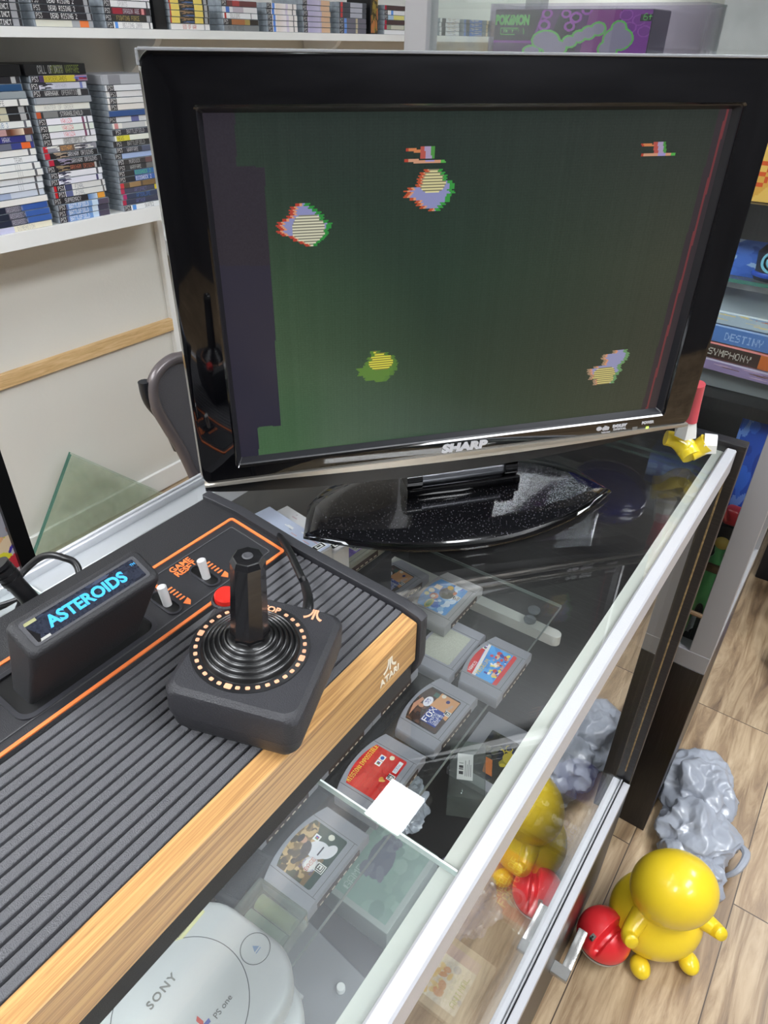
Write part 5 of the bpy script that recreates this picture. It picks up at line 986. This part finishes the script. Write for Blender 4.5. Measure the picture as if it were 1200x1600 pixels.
bpoly([(1003, 20), (1030, 20), (1028, 32), (1001, 32)], (34, 36, 36)); u, v = bu(1006, 30); p.text(u, v, .036, '6+', (120, 225, 100))
bpoly([(781, 42), (818, 42), (818, 53), (781, 53)], (112, 222, 92)); bpoly([(782, 43), (817, 43), (817, 52), (782, 52)], (44, 66, 46)); u, v = bu(785, 50); p.text(u, v, .018, 'TRADING CARD GAME', (130, 225, 110), .46)
canvas('printed_front', p, BW-.002, BH-.002, (0, -.0256, BH/2), (1, 0, 0), (0, 0, 1), PRINTG, eb)
M_gr = mat('bright green print', (110, 215, 90), .4); u, v = bu(801, 32); text('lettering', 'POKéMON', .0145, ((u-.5)*BW, -.0262, v*BH), (1, 0, 0), (0, 0, 1), M_gr, eb, bold=.0009, depth=.0003, sx=.72)
bm = NB(); ring(bm, rrect(BW+.07, .09, .003, 2), rrect(BW+.067, .087, .002, 2), .205, (.03, .012, 0)); obj('clear_cover', bm, glass_mat('clear cover plastic', (235, 232, 240), dust=.02, dcol=(200, 190, 205)), eb)
def pbox(name, lab, cat, a, b, base, blobs, seed, txt=None, lean=0.):
    t = thing(name, lab, cat, ((a[0]+b[0])/2, a[1], a[2]), lean); w, h = b[0]-a[0], b[2]-a[2]; bm = NB(); box(bm, (-w/2, 0, 0), (w/2, b[1]-a[1], h), .001, 1); obj('box', bm, mat('board '+str(base), base, .4), t, smooth=False)
    p = Pic(60, 60, base)
    if blobs: p.blotch(0, 0, 1, 1, blobs, 22, .12, seed)
    if txt:
        for (u, v, hh, s, c) in txt: p.text(u, v, hh, s, c)
    canvas('printed_front', p, w-.001, h-.001, (0, -.0005, h/2), (1, 0, 0), (0, 0, 1), PRINTG, t); return t
pbox('toy_box', 'orange and yellow lettered box at the right edge on the black shelf', 'box', (-.180, 1.05, 1.1843), (-.06, 1.12, 1.33), (226, 178, 90), [(236, 196, 110), (214, 158, 70)], 3, [(.02, .42, .18, 'FOX', (206, 84, 40)), (.02, .12, .2, 'BOX', (206, 84, 40))])
pbox('toy_box', 'white and orange game box standing left of the trading card box', 'box', (-.625, 1.30, 1.1843), (-.54, 1.35, 1.36), (222, 224, 228), [(205, 150, 80), (190, 120, 60), (235, 235, 235), (120, 150, 200)], 5)
pbox('toy_box', 'blue accessory box on the glass shelf beside the television', 'box', (-.215, 1.06, 1.0903), (-.135, 1.10, 1.139), (60, 100, 190), [(70, 110, 200), (150, 180, 225), (44, 84, 170)], 6)
fb = thing('round_toy', 'black rounded gadget with a pale blue swirl on the glass shelf', 'toy', (-.125, 1.075, 1.0903)); bm = NB(); lathe(bm, [(.024, 0), (.026, .004), (.025, .012), (.027, .035), (.020, .047), (0, .048)], n=32); obj('body', bm, mat('navy black plastic', (24, 28, 44), .3, coat=.3), fb)
bm = NB()
for r_ in (.014, .008): lathe(bm, [(r_, 0), (r_, .0012), (r_-.003, .0012), (r_-.003, 0)], (0, -.0262, .026), 28, ((1, 0, 0), (0, 0, 1), (0, -1, 0)))
obj('swirl', bm, mat('pale blue print', (120, 190, 215), .4), fb)
bm = NB(); lathe(bm, [(.0268, .005), (.0275, .006), (.0275, .010), (.0268, .011)], n=32); obj('blue_band', bm, mat('blue plastic', (40, 80, 190), .35), fb)
zc = .9363
for k, (lab, c_, sp_, h_) in enumerate((('purple wrapped game case at the bottom of the leaning stack', (150, 130, 170), [(190, 160, 190), (120, 90, 90)], .016), ('red and brown game case in the leaning stack', (206, 60, 50), [(70, 50, 44), (196, 100, 40)], .022), ('blue game case in the leaning stack', (86, 124, 190), [(110, 150, 210), (220, 110, 60)], .024), ('pale clear topped game case on top of the leaning stack', (176, 190, 205), [(225, 205, 150), (200, 110, 80), (150, 170, 200)], .018))):
    t = thing('game_case', lab, 'game case', (-.150, 1.075+.002*k, zc+.03+.0), R(-6+k), 'game cases leaning in the tall cabinet'); bm = NB(); box(bm, (-.11, -.045, 0), (.11, .08, h_), .002, 1); obj('case', bm, mat('clear blue case %d' % k, tuple(int(x*.6+90) for x in c_), .2, coat=.5), t, smooth=False)
    p = Pic(240, 24, c_)
    if k == 1: p.rect(.4, 0, .75, 1, (66, 48, 42)).rect(.75, 0, 1, 1, (200, 104, 44)).text(.43, .2, .5, 'SYMPHONY', (190, 180, 170), .8)
    elif k == 2: p.text(.5, .2, .5, 'DESTINY', (150, 180, 225), .8).rect(.82, 0, .95, 1, (214, 100, 60))
    else: p.blotch(0, 0, 1, 1, sp_, 14, .07, k)
    canvas('spine_sleeve', p, .212, h_-.003, (0, -.0455, h_/2), (1, 0, 0), (0, 0, 1), PRINTG, t); zc += h_+.0006
slab('stack_riser', (-.25, 1.05, .9363), (-.05, 1.16, .9655), mat('clear riser', (150, 152, 156), .3), 'low grey riser under the leaning game cases', 'riser')
pbox('toy_box', 'tall blue plastic packaged toy at the right of the cabinet, below the black shelf', 'box', (-.10, 1.045, .60+.15), (-.045, 1.10, .915), (44, 84, 190), [(60, 110, 220), (110, 150, 230), (36, 66, 160)], 8)
slab('box_stand', (-.11, 1.045, .4985), (-.04, 1.12, .7495), M_dark, 'black stand under the blue packaged toy', 'stand')
# green figure
def skin_fig(name, pts, edges, radii, m, parent, root=0):
    me = bpy.data.meshes.new(name); me.from_pydata([tuple(p) for p in pts], edges, []); o = bpy.data.objects.new(name, me); C.objects.link(o)
    md = o.modifiers.new('skin', 'SKIN'); md.use_smooth_shade = True
    for i, r_ in enumerate(radii): me.skin_vertices[0].data[i].radius = (r_, r_)
    me.skin_vertices[0].data[root].use_root = True
    o.modifiers.new('sub', 'SUBSURF').levels = 2; dg = bpy.context.evaluated_depsgraph_get(); dg.update(); m2 = bpy.data.meshes.new_from_object(o.evaluated_get(dg)); bpy.data.objects.remove(o)
    return obj(name, m2, m, parent, local=True, smooth=True, angle=180)
gx, gy, gz = -.088, 1.035, .4985
gf = thing('toy_figure', 'slim green plastic toy figure standing in the lower part of the cabinet', 'toy', (gx+.020, gy-.010, gz))
skin_fig('body', [(0, 0, .105), (0, 0, .135), (0, 0, .165), (0, 0, .182), (0, 0, .203), (.013, 0, .08), (.016, -.004, .045), (.018, 0, .008), (.018, -.014, .005), (-.013, 0, .08), (-.014, .004, .045), (-.016, 0, .008), (-.016, -.014, .005), (.022, 0, .158), (.034, -.006, .130), (.028, -.018, .110), (-.022, 0, .158), (-.032, .004, .130), (-.036, -.010, .108)],
 [(0, 1), (1, 2), (2, 3), (3, 4), (0, 5), (5, 6), (6, 7), (7, 8), (0, 9), (9, 10), (10, 11), (11, 12), (2, 13), (13, 14), (14, 15), (2, 16), (16, 17), (17, 18)], [.014, .013, .013, .006, .012, .009, .007, .006, .005, .009, .007, .006, .005, .006, .005, .004, .006, .005, .004], mat('green vinyl', (96, 176, 108), .35), gf)
bm = NB(); bmesh.ops.create_uvsphere(bm, u_segments=20, v_segments=14, radius=.0135)
for v in bm.verts: v.co.z += .210
obj('hair', bm, mat('straw yellow vinyl', (206, 176, 84), .5), gf)
bm = NB(); box(bm, (-.012, -.014, .155), (.012, -.006, .17), .003); tube(bm, [(-.035, -.012, .11), (-.03, -.03, .085), (.01, -.03, .08)], .004, 8); obj('belt', bm, mat('brown vinyl', (110, 86, 60), .5), gf)
rf = thing('toy_accessory', 'red and orange plastic toy piece above the green figure', 'toy', (-.062, 1.028, .74)); bm = NB(); box(bm, (-.018, -.01, 0), (.018, .012, .03), .007, 3); tube(bm, [(-.012, -.012, .012), (-.02, -.016, .03)], .005, 8); obj('body', bm, mat('red vinyl', (190, 44, 52), .3), rf)
slab('accessory_stand', (-.082, 1.018, .7095), (-.042, 1.043, .7395), M_dark, 'small black block holding the red toy piece', 'stand', .001)
slab('accessory_post', (-.068, 1.030, .4985), (-.058, 1.040, .7090), M_dark, 'thin black post under the small black block', 'stand', .0005)
crumple('bagged_toy', (-.115, 1.04, .4985), .045, .02, .06, mat('cloudy clear bag', (178, 180, 184), .2, coat=.6, var=.3, vscale=50), 'cloudy clear bagged toy on the cabinet floor beside the green figure', 'bag', 5.5, amp=.25)
# second glass cabinet far behind
fc = thing('wall_cabinet', 'white glass shelved cabinet in the distance at the top right', 'display cabinet', (.15, 2.9, 0))
bm = NB(); box(bm, (-.35, 2.75, 0), (.9, 3.15, .9)); obj('base', bm, M_white, fc, local=False, smooth=False)
bm = NB(); box(bm, (-.35, 2.75, .9), (-.32, 3.15, 2.1)); box(bm, (.87, 2.75, .9), (.9, 3.15, 2.1)); box(bm, (-.35, 3.12, .9), (.9, 3.15, 2.1)); obj('frame', bm, M_white, fc, local=False, smooth=False)
for z in (1.15, 1.45, 1.75): bm = NB(); box(bm, (-.318, 2.76, z), (.868, 3.11, z+.008)); obj('glass_shelf', bm, mat('greenish glass shelf', (130, 170, 160), .2, alpha=.6), fc, local=False, smooth=False)
for k in range(7): 
    x = -.30+k*.16; pbox('game_box', ['white game box on the distant cabinet shelf, first from the left', 'white and red game box on the distant cabinet shelf, second along', 'teal game box on the distant cabinet shelf, third along', 'white game box on the distant cabinet shelf, fourth along', 'dark game box on the distant cabinet shelf, fifth along', 'white game box on the distant cabinet shelf, sixth along', 'green titled game box on the distant cabinet shelf, last along'][k], 'game box', (x, 2.85, 1.4583), (x+.13, 2.89, 1.4583+.17), [(225, 226, 228), (230, 228, 228), (120, 170, 165), (228, 228, 230), (90, 92, 98), (226, 226, 228), (205, 214, 208)][k], [(205, 205, 210), (190, 60, 60)] if k == 1 else None, k)
for k in range(7):
    x = -.30+k*.16; pbox('game_box', ['grey game box on the lower distant shelf, first from the left', 'white game box on the lower distant shelf, second along', 'silver game box on the lower distant shelf, third along', 'pale game box on the lower distant shelf, fourth along', 'grey game box on the lower distant shelf, fifth along', 'green lettered game box on the lower distant shelf, sixth along', 'white game box on the lower distant shelf, last along'][k], 'game box', (x, 2.85, 1.1583), (x+.13, 2.89, 1.1583+.17), [(150, 154, 158), (220, 222, 224), (176, 180, 182), (205, 208, 210), (150, 156, 158), (176, 190, 184), (222, 222, 224)][k], None, k, [(.05, .3, .18, 'ASSIMIL', (60, 110, 90))] if k == 5 else None)
# low things on the floor beyond
fl = thing('display_stool', 'round pale wood topped low stool on the floor beyond the cabinet', 'stool', (.085, 1.86, 0)); bm = NB(); lathe(bm, [(.07, .14), (.072, .145), (.072, .165), (.07, .17), (0, .17)], n=36); obj('top', bm, wood_mat('pale ply', [(205, 170, 120), (218, 184, 134), (226, 194, 146), (234, 206, 160)], 6, (8, 2, 8), .5, .05), fl); bm = NB(); tube(bm, [(0, 0, 0), (0, 0, .141)], .03, 16, smooth=False); obj('post', bm, M_blackd, fl)
slab('floor_box', (-.02, 2.02, 0), (.30, 2.40, .26), mat('black box board', (26, 28, 36), .5), 'black box standing on the floor beyond the cabinet', 'box', .004)
bt_ = thing('blue_tub', 'blue plastic tub at the right edge on the floor', 'tub', (.135, 1.66, 0)); bm = NB(); lathe(bm, [(.045, 0), (.05, .06), (.052, .062), (.048, .063), (.043, .006), (0, .006)], n=32); obj('tub', bm, mat('blue plastic', (40, 80, 190), .35), bt_)

# ================================================================== ON THE FLOOR IN FRONT OF THE COUNTER
# generic yellow rounded vinyl toy
YS = 1.0
yf = thing('vinyl_toy', 'plain bright yellow rounded vinyl toy standing on the floor by the counter corner', 'toy', (.047, .806, 0), R(40))
M_yt = mat('bright yellow vinyl', (236, 204, 44), .3, coat=.3, spec=.4)
bm = NB(); bmesh.ops.create_uvsphere(bm, u_segments=64, v_segments=48, radius=1)
for v in bm.verts:
    z = (v.co.z+1)/2; h = z*.245
    # body below, head above, a soft neck between them
    body = math.sqrt(max(0, 1-((h-.062)/.066)**2)) if abs(h-.062) < .066 else 0; head = math.sqrt(max(0, 1-((h-.170)/.075)**2)) if abs(h-.170) < .075 else 0
    rb, rh = .078*body, .067*head; r_ = (max(rb, 0)**6+max(rh, 0)**6)**(1/6); nk = .050*math.exp(-((h-.112)/.03)**2); r_ = max(r_, nk)
    if h < .004: r_ = max(r_, .035*(h/.004)**.5)
    a = math.atan2(v.co.y, v.co.x); 
    if abs(v.co.z) > .9999: r_ = 0
    sh_ = .022*max(0, (h-.09)/.15); v.co = Vector((r_*math.cos(a)*1.04, r_*math.sin(a)*.95-sh_, h))
obj('body', bm, M_yt, yf, angle=80)
for s in (-1, 1):
    bm = NB(); tube(bm, [(s*.045, -.02, .108), (s*.074, -.045, .098), (s*.078, -.062, .108)], .014, 18, radii=[.018, .014, .011]); obj('arm', bm, M_yt, yf, angle=80)
    bm = NB(); bmesh.ops.create_uvsphere(bm, u_segments=24, v_segments=16, radius=1)
    for v in bm.verts: v.co = Vector((s*.044+v.co.x*.017, -.064+v.co.y*.020, .0172+v.co.z*.017))
    obj('foot', bm, M_yt, yf)
# red ball shaped case
rb_ = thing('ball_case', 'red round plastic case with a pale grey bottom beside the yellow toy', 'case', (-.0155, .725, 0), R(-20)); RB = .047
M_red = mat('coral red plastic', (222, 46, 52), .3, coat=.3); M_redd = mat('deep red plastic', (176, 22, 34), .35, coat=.2)
bm = NB(); lathe(bm, [(0, 0)]+[(RB*math.sin(R(a)), RB-RB*math.cos(R(a))-.0) for a in range(25, 82, 8)]+[(RB*.985, RB*.86), (0, RB*.86)], n=48); obj('bottom_shell', bm, mat('pale grey plastic', (205, 203, 200), .4), rb_)
bm = NB(); lathe(bm, [(0, RB*.86), (RB*.99, RB*.86), (RB*.99, RB*.93), (0, RB*.93)], n=48); obj('seam', bm, M_blackd, rb_)
bm = NB(); bmesh.ops.create_uvsphere(bm, u_segments=160, v_segments=120, radius=RB)
bmesh.ops.bisect_plane(bm, geom=bm.verts[:]+bm.edges[:]+bm.faces[:], plane_co=(0, 0, -.003), plane_no=(0, 0, -1), clear_outer=True)
for v in bm.verts: v.co.z += RB
for v in bm.verts:
    d_ = v.co.x-.012
    if v.co.z > RB and abs(d_) < .008: v.co.z -= min(.016, .55*(v.co.z-RB))*min(1, 1.6*(1-(abs(d_)/.008)))
obj('top_shell', bm, M_red, rb_, angle=50)
bm = NB(); prism(bm, [(.020, .004), (.0495, .004)]+[(.020+(.0285)*math.cos(R(a)), .004+.036*math.sin(R(a))) for a in range(12, 90, 13)]+[(.020, .041)], .006, (0, 0, RB-.004), ((0, 1, 0), (0, 0, 1), (1, 0, 0))); obj('fin', bm, M_redd, rb_)
bm = NB(); box(bm, (-.006, -.040, RB+.028), (.002, -.030, RB+.036), .0008, 1); o_ = obj('socket', bm, mat('grey print', (110, 108, 104), .5), rb_); bm = NB(); box(bm, (-.0035, -.0405, RB+.030), (-.0005, -.0350, RB+.0365)); obj('socket_hole', bm, M_blackd, o_, smooth=False)
# lever handle of the counter base
hd = thing('lever_handle', 'small chrome lever handle low on the front of the counter', 'handle', tuple(Vector((-.064, .575, .14)))); M_chr = mat('brushed chrome', (190, 190, 188), .25, .8)
bm = NB(); box(bm, (-.0645, .566, .146), (-.036, .586, .155), .001, 1); obj('plate', bm, M_chr, hd, local=False); bm = NB(); box(bm, (-.052, .583, .1455), (-.036, .655, .1535), .002, 2); obj('lever', bm, M_chr, hd, local=False)
# plastic bag
M_bag = mat('grey carrier bag film', (156, 161, 172), .3, coat=.3, var=.12, vscale=14)
pbg = thing('plastic_bag', 'crumpled grey plastic carrier bag on the floor behind the yellow toy', 'bag', (.045, 1.08, 0))
bagm = crumple('bag_film', (0, 0, 0), 1, 1, 1, M_bag, '', '', 2.2, sub=6) if False else None
bm = NB()
def blob(bm, c, rx, ry, rz, seed, amp=.34, freq=1.2):
    b2 = NB(); bmesh.ops.create_icosphere(b2, subdivisions=6, radius=1)
    for v in b2.verts:
        q = v.co.copy(); n1 = mnoise.noise(q*1.4+Vector((seed, 0, 0))); n2 = abs(mnoise.noise(q*freq+Vector((0, seed, 0)))); n3 = abs(mnoise.noise(q*freq*2.2+Vector((0, 0, seed)))); n4 = abs(mnoise.noise(q*freq*5.5+Vector((seed, seed, 0))))
        s = 1+amp*(n1*.9-n2*.9-n3*.55-n4*.10); X_ = c[0]+q.x*rx*s; Y_ = c[1]+q.y*ry*s; v.co = Vector((max(X_, -.0235) if Y_ > .97 else X_, Y_, max(c[2]+q.z*rz*s, .0005)))
    me_ = bpy.data.meshes.new('t'); b2.to_mesh(me_); b2.free(); bm.from_mesh(me_); bpy.data.meshes.remove(me_)
blob(bm, (.040, 1.130, .040), .082, .090, .066, 1.7); blob(bm, (.062, 1.030, .030), .078, .080, .056, 4.1); blob(bm, (.082, .955, .022), .068, .056, .046, 6.6)
obj('film', bm, M_bag, pbg, local=False, angle=50)
bm = NB(); tube(bm, [(.13, 1.06, .03), (.155, 1.03, .05), (.150, .99, .045), (.135, .98, .02)], .006, 8, radii=[.004, .008, .006, .004]); obj('handle_loop', bm, M_bag, pbg, local=False)
bpy.context.view_layer.update()
